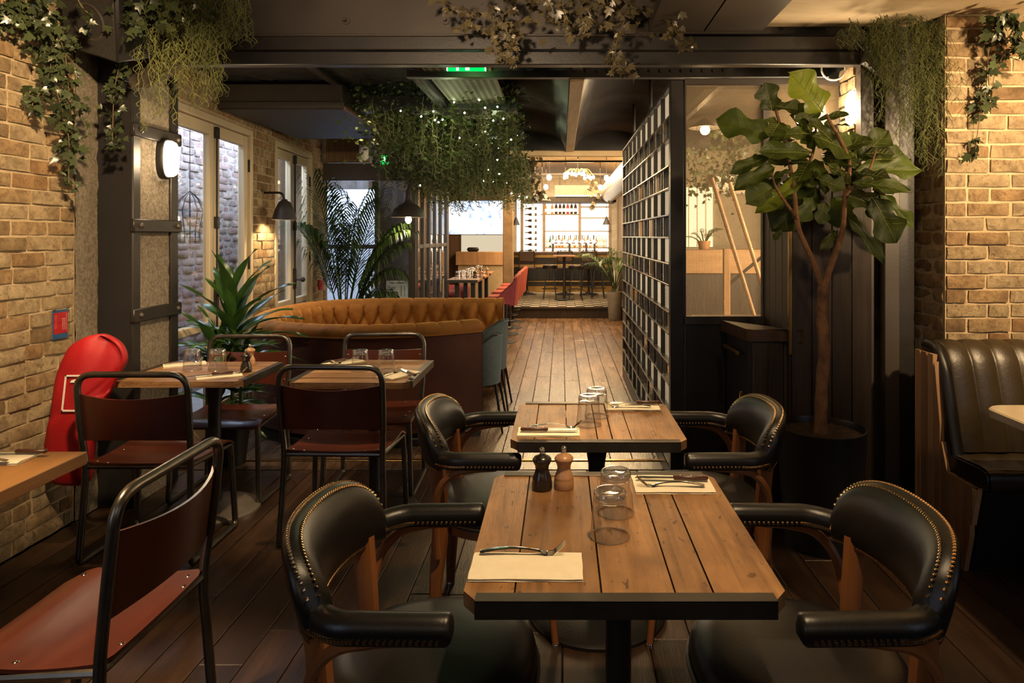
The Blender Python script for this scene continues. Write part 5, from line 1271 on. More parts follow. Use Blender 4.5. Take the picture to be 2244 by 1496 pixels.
cp = thing('planter', 'tall tapered concrete planter at the step to the bar', 'planter', (.98, 12.55, 0)); MB().lathe([(0, 0), (.105, 0), (.115, .02), (.137, .50), (.139, .52), (.122, .52), (.12, .47), (0, .47)], 32).build('planter_body', m_concpot, cp)
# ---- hanging planters with foliage and fairy lights
def trough(label, x0, x1, y, z0, z1, fol_bot, seed, nleaf=1700, ntend=60, wide=.35, grp='hanging planter troughs'):
    rr = random.Random(seed); cx = (x0+x1)/2; t = thing('hanging_planter', label, 'planter', (cx, y, z0), 0, grp); hx = (x1-x0)/2
    mb = MB(); mb.rbox(-hx, hx, -.10, .10, 0, z1-z0, .004); mb.build('trough', m_steel, t)
    for s_ in (-1, 1):
        MB().tube([(s_*(hx-.05), 0, z1-z0), (s_*(hx-.05), 0, 2.78-z0)], .007, 6).build('hanger', m_steel, t)
    mb = MB()
    for i in range(nleaf):
        u = rr.random(); x = -hx+2*hx*u; q = rr.random()**1.25
        bot = fol_bot(u); z = (z1-z0)+.10-(z1+.10-bot)*q; y_ = rr.gauss(0, .13+.12*sin(pi*min(q, 1)))
        p = V((x+rr.gauss(0, .05), y_, z)); a = rr.uniform(0, 6.28); L_ = rr.uniform(.02, .052); d = V((cos(a), sin(a), rr.uniform(-1, .2))).normalized(); pr = d.orthogonal().normalized()*L_*rr.uniform(.25, .45); up_ = d.cross(pr).normalized()*L_*.15
        mb.add([p, p+d*L_*.5+pr, p+d*L_-up_, p+d*L_*.5-pr], [(0, 1, 2), (0, 2, 3)])
    tag(mb.build('foliage', m_fol, t, smooth=False), kind='stuff')
    mb = MB()
    for i in range(ntend):
        u = rr.random(); x = -hx+2*hx*u; bot = fol_bot(u)-rr.uniform(-.15, .12); p = V((x, rr.gauss(0, .13), rr.uniform(0, .1))); pts = [p]
        while p.z+z0 > bot: p = p+V((rr.gauss(0, .012), rr.gauss(0, .012), -.045)); pts.append(p)
        if len(pts) < 3: continue
        mb.tube(pts, .0028, 3, caps=False)
        for q in pts[2:]:
            for _ in range(2):
                a = rr.uniform(0, 6.28); d = V((cos(a), sin(a), -.6))*rr.uniform(.02, .05); pr = d.orthogonal().normalized()*.006
                mb.add([q, q+d*.5+pr, q+d, q+d*.5-pr], [(0, 1, 2), (0, 2, 3)])
    tag(mb.build('tendrils', m_fol2, t, smooth=False), kind='stuff'); return t
trough('nearest hanging black planter trough with trailing greenery', -1.62, -.36, 5.6, 2.55, 2.67, lambda u: 2.20+.12*sin(u*9)-.08*(u < .3), 21, 3000, 70)
trough('second hanging planter trough from the front with trailing greenery', -1.80, -.38, 6.9, 2.53, 2.66, lambda u: 2.02+.14*sin(u*7+1), 22, 3400, 110)
trough('third hanging planter trough from the front with trailing greenery', -2.0, -.42, 8.4, 2.50, 2.64, lambda u: 2.06+.12*sin(u*8+2)-.03*(u > .6), 23, 3200, 130)
trough('farthest hanging planter trough, its greenery falling in front of the television', -1.75, -.38, 9.9, 2.45, 2.60, lambda u: 2.16-.14*(u > .62)+.08*sin(u*8), 24, 2800, 130)
ivy('bluish ivy clump hanging beside the ceiling duct', P(845, 230, 6.2), [[P(830, 185, 6.2), P(850, 240, 6.2), P(858, 300, 6.2), P(870, 360, 6.2)], [P(870, 200, 6.0), P(862, 260, 6.0), P(880, 330, 6.0)], [P(815, 190, 6.3), P(835, 225, 6.3)]], (-.2, -1, 0), 'g', .085, 70, 31, .06, 150)
ivy('warm-tinted ivy hanging at the right end of the far planters', P(1160, 350, 9.6), [[P(1150, 320, 9.5), P(1160, 370, 9.5), P(1165, 430, 9.5)], [P(1140, 340, 9.5), P(1150, 400, 9.5), P(1175, 440, 9.5)]], (0, -1, 0), 'w', .085, 90, 33, .08, 150)
ivy('ivy hanging in front of the bar gantry', P(1305, 400, 13.6), [[P(1295, 395, 13.6), P(1300, 420, 13.6), P(1297, 450, 13.6)], [P(1325, 410, 13.6), P(1335, 430, 13.6), P(1342, 447, 13.6)]], (0, -1, 0), 'w', .10, 60, 35, .06, 80)
FP = [(995, 224, 5.5), (1050, 219, 5.5), (1063, 236, 5.4), (1090, 234, 5.4), (1018, 247, 5.4), (950, 244, 5.4), (970, 262, 5.5), (953, 263, 5.4), (961, 268, 5.4), (923, 255, 5.4), (878, 243, 5.5), (1081, 264, 5.4), (1103, 260, 5.4), (1064, 288, 6.6), (988, 279, 6.5), (1007, 302, 6.6), (1044, 316, 6.6), (1120, 306, 6.7), (1133, 298, 6.7), (1092, 326, 8.0), (1090, 350, 8.1), (1090, 369, 8.1), (1094, 381, 8.1), (1060, 396, 8.2), (1075, 400, 8.2), (1081, 399, 9.5), (1092, 399, 9.6), (1110, 400, 9.6), (1121, 424, 9.6), (1085, 406, 9.6), (921, 406, 8.2), (1137, 430, 9.6), (1070, 372, 8.1), (1155, 432, 9.6)]
fy = thing('fairy_lights', 'string of tiny warm fairy lights wound through the hanging planters', 'fairy lights', (-.8, 5.5, 2.6)); fb = V((-.8, 5.5, 2.6))
fme = MB().ball((0, 0, 0), 1, 8).mesh('bulb', m_fairy); pts = []
for px_, py_, d in FP:
    p = P(px_, py_, d-.18); inst('bulb', fme, fy, p-fb, None, (.0012*d,)*3); pts.append(p-fb)
MB().tube(smooth_path(pts, 4), .0016, 3).build('wire', m_black, fy)
for p, e_ in ((P(985, 270, 5.2), 1.6), (P(1085, 300, 6.0), 1.6), (P(1085, 380, 7.7), 1.4), (P(940, 300, 6.1), 1.0), (P(1110, 415, 9.2), 1.2)): lamp('POINT', p, e_, (.85, 1, .55), size=.05, name='fairy_light')
# ------------------------------------------------------------------ wall lamp, pendant, duct, alarms
def shade_lathe(t, prof, c, name='lamp_shade'):
    MB().lathe(prof, 32, c).build(name, m_shade, t, ang=60)
wx = WX(6.32)
t = thing('wall_lamp', 'black enamel swan-neck wall lamp lighting the bricks between the glazed doors', 'wall lamp', (wx, 6.32, 1.94))
MB().lathe([(0, .0), (.06, 0), (.06, .012), (.03, .02), (0, .02)], 20, (-.0, 0, 0), Matrix.Rotation(pi/2, 4, 'Y')).build('back_plate', m_iron, t)
MB().tube(round_path([(.01, 0, 0), (.20, -.005, .0), (.22, -.005, -.075)], .05, 5), .011, 8).build('arm', m_iron, t)
shade_lathe(t, [(.022, -.06), (.028, -.075), (.05, -.085), (.085, -.16), (.108, -.245), (.110, -.25), (.106, -.25), (.082, -.162), (.047, -.09), (0, -.085)], (.22, -.005, 0))
MB().ball((.22, -.005, -.19), .03, 12).build('bulb', m_bulb, t)
lamp('SPOT', (wx+.19, 6.31, 1.72), 26, (1, .74, .42), (wx+.02, 6.33, .9), .03, 130, .5, 'wall_lamp_light')
t = thing('pendant_lamp', 'dome pendant lamp with a glaring bulb below the hanging planters', 'pendant lamp', P(895, 480, 7.4))
MB().tube([(0, 0, .30), (0, 0, 1.03)], .006, 6).build('cord', m_black, t)
MB().lathe([(.018, .33), (.03, .30), (.035, .22), (.045, .18), (.10, .15), (.155, .10), (.185, .03), (.188, .02), (.182, .02), (.15, .09), (.09, .14), (0, .17)], 32).build('lamp_shade', m_shade, t, ang=60)
MB().ball((0, 0, -.005), .034, 14, 1.3).build('bulb', m_bulb, t); lamp('POINT', V(P(895, 480, 7.4))+V((0, -.06, -.06)), 6, (1, .8, .5), size=.04, name='pendant_light')
t = thing('air_duct', 'boxed dark air-conditioning unit hung from the corridor ceiling', 'air duct', (-2.1, 6.1, 2.52))
MB().rbox(-.55, .42, -.8, .8, 0, .012, .004).build('bottom_panel', mat('duct_grille', (.022, .020, .021), (.010, .009, .010), .6, scale=160, contrast=(.45, .55)), t); MB().rbox(-.55, .40, -.79, .78, .012, .20, .004).build('casing', m_steel2, t)
MB().rbox(.412, .43, -.8, .8, -.004, .026, .003).build('edge_angle', mat('rust_angle', (.20, .10, .05), (.12, .06, .03), .5), t); MB().rbox(-.55, .42, -.806, -.79, .01, .06, .003).build('front_flange', m_steel2, t)
lou = MB().rbox(0, .012, -.72, .72, -.006, .006, .002).mesh('louver', m_steel2, smooth=False)
for k in range(7): inst('louver', lou, t, (.40, 0, .045+k*.022), (0, .5, 0))
for x in (-.35, .25): MB().tube([(x, -.6, .2), (x, -.6, .245)], .01, 6).build('hanger', m_steel, t)
t = thing('cable_tray', 'dark cable tray fixed under the corridor ceiling near the duct', 'cable tray', (-1.75, 4.9, 2.74)); MB().rbox(-.03, .03, -.55, .55, -.03, 0, .003).build('tray', m_steel, t, None); 
t = thing('alarm_sounder', 'white alarm sounder on the wood panel above the vestibule', 'alarm', P(797, 335, 8.05)); MB().rbox(-.05, .05, -.05, .06, -.09, .09, .03).build('sounder_body', m_shadew, t); MB().rbox(-.06, -.04, .02, .12, -.10, .10, .004).build('back_box', m_shadew, t)
t = thing('fire_call_point', 'small red fire alarm call point on the brick wall by the palm', 'alarm', (WX(8.1)+.03, 8.1, .965)); MB().rbox(-.02, .03, -.06, .06, -.06, .06, .008).build('call_box', m_redcloth, t); MB().box(.03, .033, -.03, .03, -.025, .025).build('glass_pane', m_redcloth, t)
t = thing('cable_loop', 'white cable loop hanging under the right end of the beam', 'cable', P(1826, 150, 4.0)); MB().tube([(.07*cos(a), 0, .068*sin(a)) for a in [2*pi*k/24 for k in range(24)]], .006, 6, closed=True).build('loop', m_shadew, t)
t = thing('wall_cable', 'thin pale cable curling down the right brick column', 'cable', (1.74, 3.9, .75)); MB().tube(smooth_path([(-.02, 0, .62), (0, 0, .35), (-.03, -.02, .1), (-.045, -.02, -.05), (-.02, -.02, -.18)], 6), .004, 5).build('cord', m_stem, t)
MB().rbox(-2.80, -2.30, 8.13, 8.22, 2.42, 2.70, .003).build('plank', mat('rough_board', (.22, .125, .05), (.10, .055, .022), .7, scale=3, stretch=(14, 1, 1), bump=.5), struct('trim_2'))
# ------------------------------------------------------------------ vestibule of black steel and glass
vs_ = thing('vestibule', 'black steel framed glass vestibule beyond the booth', 'vestibule', (-2.3, 8.3, 0))
f = MB()
def vb(x0, x1, y0, y1, z0, z1): f.rbox(x0+2.3, x1+2.3, y0-8.3, y1-8.3, z0, z1, .004)
for x in (-2.96, -2.26, -1.845): vb(x, x+(.05 if x < -2 else .085), 8.28, 8.34, 0, 2.24)
vb(-2.95, -1.76, 8.27, 8.35, 2.21, 2.42); vb(-2.95, -1.8, 8.285, 8.335, 1.385, 1.435); vb(-2.95, -1.8, 8.285, 8.335, 0, .25)
f.build('front_frame', m_steel2, vs_)
MB().box(-.62, .46, 0, .006, .25, 2.21).build('glass_pane', m_pane, vs_)
f = MB()
for y in (8.34, 8.72, 9.12, 9.55, 10.0, 10.5): f.rbox(.50, .55, y-8.3, y-8.25, 0, 2.3, .003)
for z in (0, 1.385, 2.25): f.rbox(.505, .545, .04, 2.25, z, z+.05+(.12 if z == 0 else 0), .003)
f.build('side_frame', m_steel2, vs_); MB().box(.523, .527, .06, 2.2, .17, 2.25).build('glass_pane', m_pane, vs_)
MB().tube([(.58, 1.45, .75), (.58, 1.45, 1.36)], .012, 8).build('pull_handle', m_chrome, vs_)
MB().box(-3.5, -1.8, 10.86, 10.96, 0, 2.8).build('plaster_face', mat('vestibule_back', (.075, .055, .045), (.045, .033, .026), .7), struct('wall_vestibule'))
t = thing('street_door', 'pale blue-white street door seen through the vestibule glass', 'door', (-2.93, 9.7, 0)); dm = mat('pale_door', (.55, .60, .68), (.5, .54, .62), .5)
MB().rbox(-.5, .34, -.03, .03, 0, 2.2, .006).build('door_leaf', dm, t)
for z in (.3, 1.2): MB().rbox(-.38, .22, -.042, -.028, z, z+.75, .006).build('door_panel', dm, t)
MB().tube([(.27, -.04, 1.0), (.27, -.09, 1.0), (.20, -.09, 1.0)], .01, 6).build('handle', m_chrome, t)
t = thing('menu_poster', 'white price list poster taped inside the vestibule glass', 'poster', (-1.985, 8.268, .88)); MB().box(-.13, .13, 0, .003, -.20, .12).build('sheet', mat('poster_paper', (.62, .72, .74), None, .6), t)
def text(s_, loc, size, m, parent, name='lettering', rot=(pi/2, 0, 0), align='LEFT', ext=.0004):
    c = bpy.data.curves.new(name, 'FONT'); c.body = s_; c.size = size; c.align_x = align; c.extrude = ext; c.materials.append(m); c.resolution_u = 2
    q = bpy.data.objects.new(name, c); C.objects.link(q); dg = bpy.context.evaluated_depsgraph_get(); me = bpy.data.meshes.new_from_object(q.evaluated_get(dg)); bpy.data.objects.remove(q)
    if not me.materials: me.materials.append(m)
    o = inst(name, me, parent, loc, rot); return o
m_ink = mat('printed_ink', (.05, .06, .06), None, .6)
text('PUB S GERMAIN', (0, -.0012, .085), .026, m_ink, t, align='CENTER')
rr = random.Random(2)
lines = MB()
for k in range(7):
    z = .055-k*.0185; ln = (.035, .10, .09, .036, .10, .10, .09)[k]; lines.box(-.118, -.118+ln, -.0012, 0, z-.004, z+.004); lines.box(.045, .06, -.0012, 0, z-.004, z+.004); lines.box(.085, .10, -.0012, 0, z-.004, z+.004)
lines.box(-.08, .09, -.0012, 0, -.092, -.087); lines.build('price_lines', m_ink, t, smooth=False)
# ------------------------------------------------------------------ dining side: television, counter-height tables, coral stools
def screen_mat():
    m, N, L = nt('tv_screen'); vec, _ = coords(N, L, (1, 1, 1.0), False); n = noise_tex(N, L, vec, 3.2, 6, .65, 1.2); r = ramp(N, [(.30, (.05, .09, .75)), (.40, (.45, .58, 1)), (.50, (.9, .95, 1)), (.62, (1, 1, 1))]); L.new(n.outputs['Fac'], r.inputs[0])
    e = N.new('ShaderNodeEmission'); L.new(r.outputs[0], e.inputs[0]); e.inputs[1].default_value = 1.15; o = N.new('ShaderNodeOutputMaterial'); L.new(e.outputs[0], o.inputs[0]); return m
t = thing('television', 'large wall television showing a bright white and blue picture', 'television', (-1.645, 13.0, 1.89))
MB().rbox(-.575, .575, 0, .05, -.33, .33, .006).build('casing', m_black, t); MB().box(-.562, .562, -.004, 0, -.318, .318).build('screen', screen_mat(), t, smooth=False)
MB().tube([(0, .05, .2), (0, .10, .6), (0, .10, .9)], .025, 8).build('mount', m_steel, t)
t = thing('service_hatch', 'wood-fronted service hatch lit from behind under the television', 'hatch', (-1.62, 13.9, 0))
MB().rbox(-.48, .48, 0, .25, .0, .95, .006).build('front_panel', mat('hatch_cream', (.50, .38, .24), (.42, .31, .19), .6), t); MB().rbox(-.52, .52, -.03, .28, .95, 1.22, .006).build('wood_rail', m_oakslat, t)
MB().box(-.45, .45, .26, .28, 1.22, 1.65).build('lit_back', emit('hatch_light', (1, .84, .58), .6), t)
t = thing('speaker_box', 'small black cylinder speaker standing on the service hatch', 'speaker', (-1.80, 13.95, 1.22)); MB().rbox(-.12, .12, -.04, .04, 0, .09, .03).build('speaker_body', m_black, t)
def high_table(label, loc, hx, hy, h):
    t = thing('high_table', label, 'table', loc, 0, 'counter-height tables'); MB().rbox(-hx, hx, -hy, hy, h-.04, h, .004).build('tabletop', m_topx, t); MB().rbox(-hx-.003, hx+.003, -hy-.004, -hy, h-.042, h+.001, .001).build('edge_strip', m_strip, t)
    for sx in (-.12, .12): MB().rbox(sx-.03, sx+.03, -.04, .04, 0, h-.04, .004).build('leg', m_iron, t)
    return t
for k, (y, l) in enumerate(((10.25, 'nearest counter-height table below the television'), (11.15, 'middle counter-height table below the television'), (12.05, 'farthest counter-height table below the television'))):
    high_table(l, (-1.44, y, 0), .23, .36, .905)
rr = random.Random(9); G3 = 'tumblers on the counter-height tables'
for k, (x, y) in enumerate(((-1.52, 10.1), (-1.44, 10.12), (-1.50, 10.35), (-1.40, 10.4), (-1.5, 10.95), (-1.42, 11.0), (-1.48, 11.3), (-1.40, 11.9), (-1.48, 12.1))): dup(g0, (x, y, .906), None, 'small upturned tumbler on the counter-height tables, '+'first second third fourth fifth sixth seventh eighth ninth'.split()[k]+' counting away from the viewer', G3)
for (x, y), l in zip(((-1.31, 10.38), (-1.31, 11.22)), ('black mill on the nearest counter-height table', 'black mill on the middle counter-height table')):
    mill(l, m_mill_b, (x, y, .906)); mill(l.replace('black', 'beech'), m_mill_w, (x+.09, y+.05, .906))
t = thing('banquette', 'wine red banquette along the wall behind the counter-height tables', 'bench', (-2.15, 11.2, 0)); MB().rbox(-.35, .42, -.15, 1.8, .25, .62, .04).build('seat', m_wine, t); MB().rbox(-.5, -.35, -.15, 1.8, .2, 1.05, .04).build('backrest', m_wine, t); MB().box(-.35, .34, -.12, 1.75, 0, .25).build('base', m_black, t)
def coral_stool(label, loc):
    t = thing('coral_stool', label, 'chair', loc, 0, 'coral upholstered swivel stools')
    MB().lathe([(0, .012), (.20, .010), (.205, 0), (0, 0)], 28).build('base_disc', m_iron, t); MB().tube([(0, 0, .01), (0, 0, .60)], .024, 10).build('pedestal', m_iron, t); MB().tube([(.13*cos(a), .13*sin(a), .22) for a in [2*pi*k/20 for k in range(20)]], .008, 6, closed=True).build('foot_ring', m_iron, t)
    MB().rbox(-.22, .18, -.22, .22, .58, .68, .035).build('seat', m_coral, t)
    mb = MB()
    def f(u, v):
        a = (u*2-1); y = .225*a; x = .17-.05*a*a*(1-.2*v)+.05*v; z = .55+(.99-.55)*v-.05*max(0, abs(a)-.6)/.4*(v > .8)
        return (x, y, z)
    mb.grid(f, 11, 8); n0 = len(mb.v); mb.add([(x+.055, y*.98, z) for x, y, z in mb.v], [q[::-1] for q in mb.f]); nu, nv = 11, 8
    bd = [i*nv for i in range(nu)]+[(nu-1)*nv+j for j in range(1, nv)]+[i*nv+nv-1 for i in range(nu-2, -1, -1)]+[j for j in range(nv-2, 0, -1)]
    for a_, b_ in zip(bd, bd[1:]+bd[:1]): mb.f.append((a_, b_, n0+b_, n0+a_)[::-1])
    mb.build('backrest', m_coral, t)
    for s_ in (-1, 1):
        mb = MB(); mb.prism([(-.14, .60), (.20, .56), (.23, .97), (.17, .86)], s_*.225-.02, s_*.225+.02, lambda x, y, z: (x, z, y)); mb.build('side_wing', m_wine, t)
    return t
cs = coral_stool('nearest coral swivel stool of the row beside the aisle', (-.86, 9.95, 0))
for y, l in ((10.75, 'second coral swivel stool of the row beside the aisle'), (11.5, 'third coral swivel stool of the row beside the aisle'), (12.3, 'farthest coral swivel stool of the row beside the aisle')): dup(cs, (-.87, y, 0), None, l)
# ------------------------------------------------------------------ bar
ZP = .214
b = thing('bar_counter', 'dark panelled bar counter with brass bands', 'bar', (.1, 16.2, 0))
MB().rbox(-1.28, 1.1, 0, .5, .36, 1.10, .006).build('front_panel', mat('bar_front', (.035, .026, .022), (.02, .014, .012), .35, rnd=0), b); MB().rbox(-1.34, 1.16, -.05, .62, 1.10, 1.165, .006).build('counter_top', m_counter, b)
m_brassb = mat('bar_brass', (.55, .34, .12), (.45, .27, .08), .3, metal=.8)
for z0, z1 in ((1.03, 1.098), (.80, .865), (.455, .475)): MB().rbox(-1.282, 1.1, -.012, 0, z0, z1, .002).build('brass_band', m_brassb, b)
MB().rbox(-1.27, 1.1, .03, .5, ZP, .36, .004).build('kick_panel', m_brassb, b)
for k in range(8): MB().rbox(-1.26+k*.297, -1.26+k*.297+.29, -.006, .004, .49, .79, .004).build('panel', m_iron, b)
bb = thing('back_bar', 'brightly backlit back bar shelving filled with bottles', 'shelving', (0, 17.4, 0)); m_lit = emit('backlit_panel', (1, .86, .66), 2.6)
MB().box(-1.15, 1.3, .3, .32, ZP, 2.5).build('backlit_panel', m_lit, bb)
for x in (-1.0, -.44, .47, 1.24): MB().rbox(x-.035, x+.035, -.05, .06, ZP, 2.42, .004).build('upright', m_pillar, bb)
for x0, x1, z in ((-.52, .47, 2.09), (-.44, 1.24, 1.66), (.47, 1.24, 2.0), (.47, 1.24, 2.28), (-.44, 1.24, 1.24)): MB().rbox(x0, x1, -.06, .2, z-.012, z+.012, .003).build('shelf', m_pillar, bb)
MB().rbox(-1.15, 1.3, -.05, .3, ZP, .9, .004).build('base_cabinet', m_pier, bb)
BOT = [(0, 0), (.034, 0), (.036, .006), (.036, .17), (.030, .20), (.014, .23), (.0125, .285), (.015, .287), (.015, .30), (0, .30)]
def bottle(label, m, loc, grp, s_=1.0, rot=None, lab=None):
    t = thing('bottle', label, 'bottle', loc, 0, grp, s_)
    if rot: t.rotation_euler = rot
    MB().lathe(BOT, 14).build('bottle_body', m, t)
    MB().lathe([(.0365, .05), (.0365, .13)], 14).build('paper_label', lab or m_white, t); return t
def bmat(n, c): return mat(n, c, tuple(x*.7 for x in c), .15)
mbd = bmat('bottle_dark', (.05, .025, .015)); mbo = bmat('bottle_orange', (.65, .22, .03)); mbr = bmat('bottle_red', (.4, .05, .02)); mbg = bmat('bottle_green', (.06, .12, .03)); mbc = bmat('bottle_clear', (.7, .6, .45)); mba = bmat('bottle_amber', (.45, .2, .03))
p0 = {n: bottle('x', m, (0, 17.3, 9), 'y') for n, m in (('d', mbd), ('o', mbo), ('r', mbr), ('g', mbg), ('c', mbc), ('a', mba))}
used = set()
ORD = ('first second third fourth fifth sixth seventh eighth ninth tenth eleventh twelfth thirteenth fourteenth fifteenth sixteenth seventeenth eighteenth nineteenth twentieth').split()
CN = {'c': 'clear', 'a': 'amber', 'g': 'green', 'o': 'orange', 'r': 'red', 'd': 'dark'}
def place_b(k, loc, label, grp, sc=1.0, rot=None):
    o = p0[k]
    if k not in used: used.add(k); o['label'] = label; o['group'] = grp; o.location = loc
    else: o = dup(o, loc, None, label, grp)
    o.scale = (sc,)*3; o.rotation_euler = rot or (0, 0, 0)
for i, k in enumerate('oo'): place_b(k, (-.40+i*.17, 17.38, 2.103), ('orange bottle at the left of the top shelf', 'orange bottle at the right of the pair on the top shelf')[i], 'bottles on the top shelf', .95)
for i, k in enumerate('dddrdd'): place_b(k, (-.13+i*.098, 17.38, 2.103), 'red bottle among the dark ones on the top shelf' if k == 'r' else ORD[i]+' of the tall dark bottles on the top shelf, counted from the wine rack', 'bottles on the top shelf', 1.05)
for i in range(9): place_b('d', (-.62, 17.36, 1.02+i*.152), 'dark bottle lying flat in the wine rack, '+ORD[i]+' up from the bar counter', 'bottles in the wine rack', 1.0, (0, -pi/2, 0))
rr = random.Random(12)
for i in range(20):
    k = rr.choice('ccacgao'); place_b(k, (-.36+i*.078, 17.38+.05*(i % 2), 1.253), CN[k]+' spirit bottle behind the taps, '+ORD[i]+' in its row from the wine rack', 'spirit bottles behind the taps', rr.uniform(.85, 1.05))
for i in range(14):
    k = rr.choice('aocrc'); place_b(k, (-.36+i*.115, 17.33, .905), CN[k]+' bottle on the low back bar cabinet, '+ORD[i]+' in its row from the wine rack', 'bottles on the low cabinet', rr.uniform(.8, 1.0))
for o in [q for k, q in p0.items() if k not in used]:
    for ch in list(o.children): bpy.data.objects.remove(ch)
    bpy.data.objects.remove(o)
def stem_glass(label, loc, grp, up=True):
    t = thing('wine_glass', label, 'glass', loc, 0, grp); s_ = 1 if up else -1
    MB().lathe([(.03, 0), (.004, s_*.006), (.004, s_*.08), (.03, s_*.11), (.036, s_*.15), (.03, s_*.19)], 12).build('glass_body', m_pane, t); return t
sg = stem_glass('wine glass hanging upside down under the right-hand bar shelf', (.55, 17.42, 1.985), 'hanging wine glasses', False)
for i in range(1, 8): dup(sg, (.55+i*.085, 17.42, 1.985), None, 'wine glass hanging upside down under the right-hand bar shelf, '+ORD[i]+' in the row')
sg2 = stem_glass('wine glass standing on the middle shelf of the back bar', (-.33, 17.4, 1.673), 'wine glasses on the middle shelf')
for i in range(1, 9): dup(sg2, (-.33+i*.085, 17.4, 1.673), None, 'wine glass standing on the middle shelf of the back bar, '+ORD[i]+' from the wine rack')
t = thing('beer_font', 'steel beer font with round white tap badges on the bar', 'beer taps', (.30, 16.45, 1.166)); m_badge = emit('tap_badge', (.9, 1, 1), 1.6)
MB().tube([(-.55, 0, .22), (.55, 0, .22)], .03, 10).build('font_bar', m_chrome, t)
for x in (-.5, -.1, .3, .5): MB().tube([(x, 0, 0), (x, 0, .22)], .028, 10).build('font_leg', m_chrome, t)
for k in range(8):
    x = -.5+k*.14; MB().lathe([(0, .012), (.045, .01), (.048, 0), (0, 0)], 18, (x, -.035, .24), Matrix.Rotation(pi/2, 4, 'X')).build('tap_badge', m_badge, t); MB().tube([(x, -.03, .28), (x, -.05, .40)], .011, 6).build('tap_handle', m_iron, t)
t = thing('bar_gantry', 'ribbed steel canopy over the bar', 'canopy', (.37, 14.2, 2.23)); mb = MB(); mb.grid(lambda u, v: (-.50+1.05*u, -.30+.006*sin(u*2*pi*26), .14+.20*v), 320, 2); mb.build('ribbed_face', mat('ribbed_steel', (.42, .36, .28), (.33, .28, .2), .35, metal=.7), t)
MB().rbox(-.5, .55, -.29, .5, .13, .34, .004).build('box', m_steel2, t); MB().rbox(-.5, .55, -.32, -.28, .115, .14, .003).build('light_strip', emit('gantry_strip', (1, .85, .6), 3), t); MB().rbox(-1.2, .75, -.25, .5, 0, .11, .004).build('fascia', m_pier, t)
for x in (-.4, .45): MB().tube([(x, .1, .34), (x, .1, .62)], .012, 6).build('hanger', m_steel, t)
t = thing('spiral_duct', 'silver round ventilation duct along the right of the bar ceiling', 'duct', (.97, 8.7, 2.42)); mb = MB(); mb.grid(lambda u, v: (.19*(1+.012*(1 if int(v*150) % 6 == 0 else 0))*cos(2*pi*u), 5.2*v, .19*(1+.012*(1 if int(v*150) % 6 == 0 else 0))*sin(2*pi*u)), 24, 150, cu=True); mb.build('duct_tube', mat('galvanised', (.55, .50, .44), (.45, .4, .34), .3, metal=.85), t)
for y in (1.0, 3.5): MB().tube([(0, y, .19), (0, y, .40)], .008, 6).build('hanger', m_steel, t)
t = thing('bulb_chandelier', 'cluster chandelier of bare glowing bulbs over the bar', 'chandelier', (.28, 11.6, 2.62)); rr = random.Random(14)
MB().tube([(0, 0, 0), (0, 0, .44)], .008, 6).build('stem', m_iron, t)
bme = MB().ball((0, 0, 0), .024, 12, 1.2).mesh('bulb', emit('chandelier_bulb', (1, .72, .38), 45))
for k in range(17):
    a = k*2.4; q = .08+.21*sqrt((k+.5)/17); z = rr.uniform(-.12, .02); MB().tube(smooth_path([(0, 0, .02), (q*cos(a)*.6, q*sin(a)*.6, .05), (q*cos(a), q*sin(a), z+.03)], 4), .005, 5).build('arm', m_brass, t); inst('bulb', bme, t, (q*cos(a), q*sin(a), z))
lamp('POINT', (.28, 11.5, 2.40), 40, WARM, size=.2, name='chandelier_light')
G4 = 'bare bulb spots over the bar'
s0 = thing('bulb_spot', 'bare glowing bulb on a stem at the left of the bar ceiling', 'ceiling lamp', (-.20, 11.2, 2.50), 0, G4); MB().tube([(0, 0, .03), (0, 0, .60)], .006, 6).build('stem', m_iron, s0); MB().ball((0, 0, 0), .042, 12, 1.2).build('bulb', m_bulb, s0)
for x, y, z, l in ((.78, 11.8, 2.54, 'bare glowing bulb on a stem at the right of the bar ceiling'), (.75, 13.2, 2.48, 'bare glowing bulb on a stem above the ivy by the duct'), (-.30, 13.4, 2.5, 'bare glowing bulb above the left end of the gantry'), (.08, 13.0, 2.70, 'highest bare glowing bulb under the bar vault')): dup(s0, (x, y, z), None, l)
def cone_lamp(label, loc, r_=.10, grp=None, hang=1.2):
    t = thing('cone_lamp', label, 'lamp', loc, 0, grp); MB().lathe([(.012, .20), (.03, .17), (r_*.6, .09), (r_, 0), (r_-.004, 0), (r_*.55, .085), (0, .15)], 24).build('lamp_shade', m_shade, t); MB().tube([(0, 0, .19), (0, 0, hang)], .008, 6).build('arm', m_iron, t); MB().ball((0, 0, .05), .022, 8).build('bulb', m_bulb, t)
cone_lamp('dark cone lamp in front of the left end of the back bar', P(1131, 493, 16.9), .10); cone_lamp('dark cone lamp in front of the right end of the back bar', P(1329, 492, 16.9), .10); cone_lamp('large dark cone lamp hung at the left of the bar', P(1188, 440, 13.0), .17, None, .85)
def bar_stool(label, loc, grp='round black bar stools'):
    t = thing('bar_stool', label, 'stool', loc, 0, grp); MB().lathe([(0, .64), (.14, .64), (.15, .655), (.15, .70), (.135, .715), (0, .718)], 24).build('seat', m_leather, t)
    for k in range(4):
        a = pi/4+k*pi/2; MB().tube([(.10*cos(a), .10*sin(a), .645), (.19*cos(a), .19*sin(a), 0)], .011, 6).build('leg', m_iron, t)
    MB().tube([(.165*cos(a), .165*sin(a), .22) for a in [2*pi*k/16 for k in range(16)]], .008, 6, closed=True).build('foot_ring', m_iron, t); return t
st = bar_stool('round black bar stool on the left of the tall pedestal table', (-.24, 14.4, ZP))
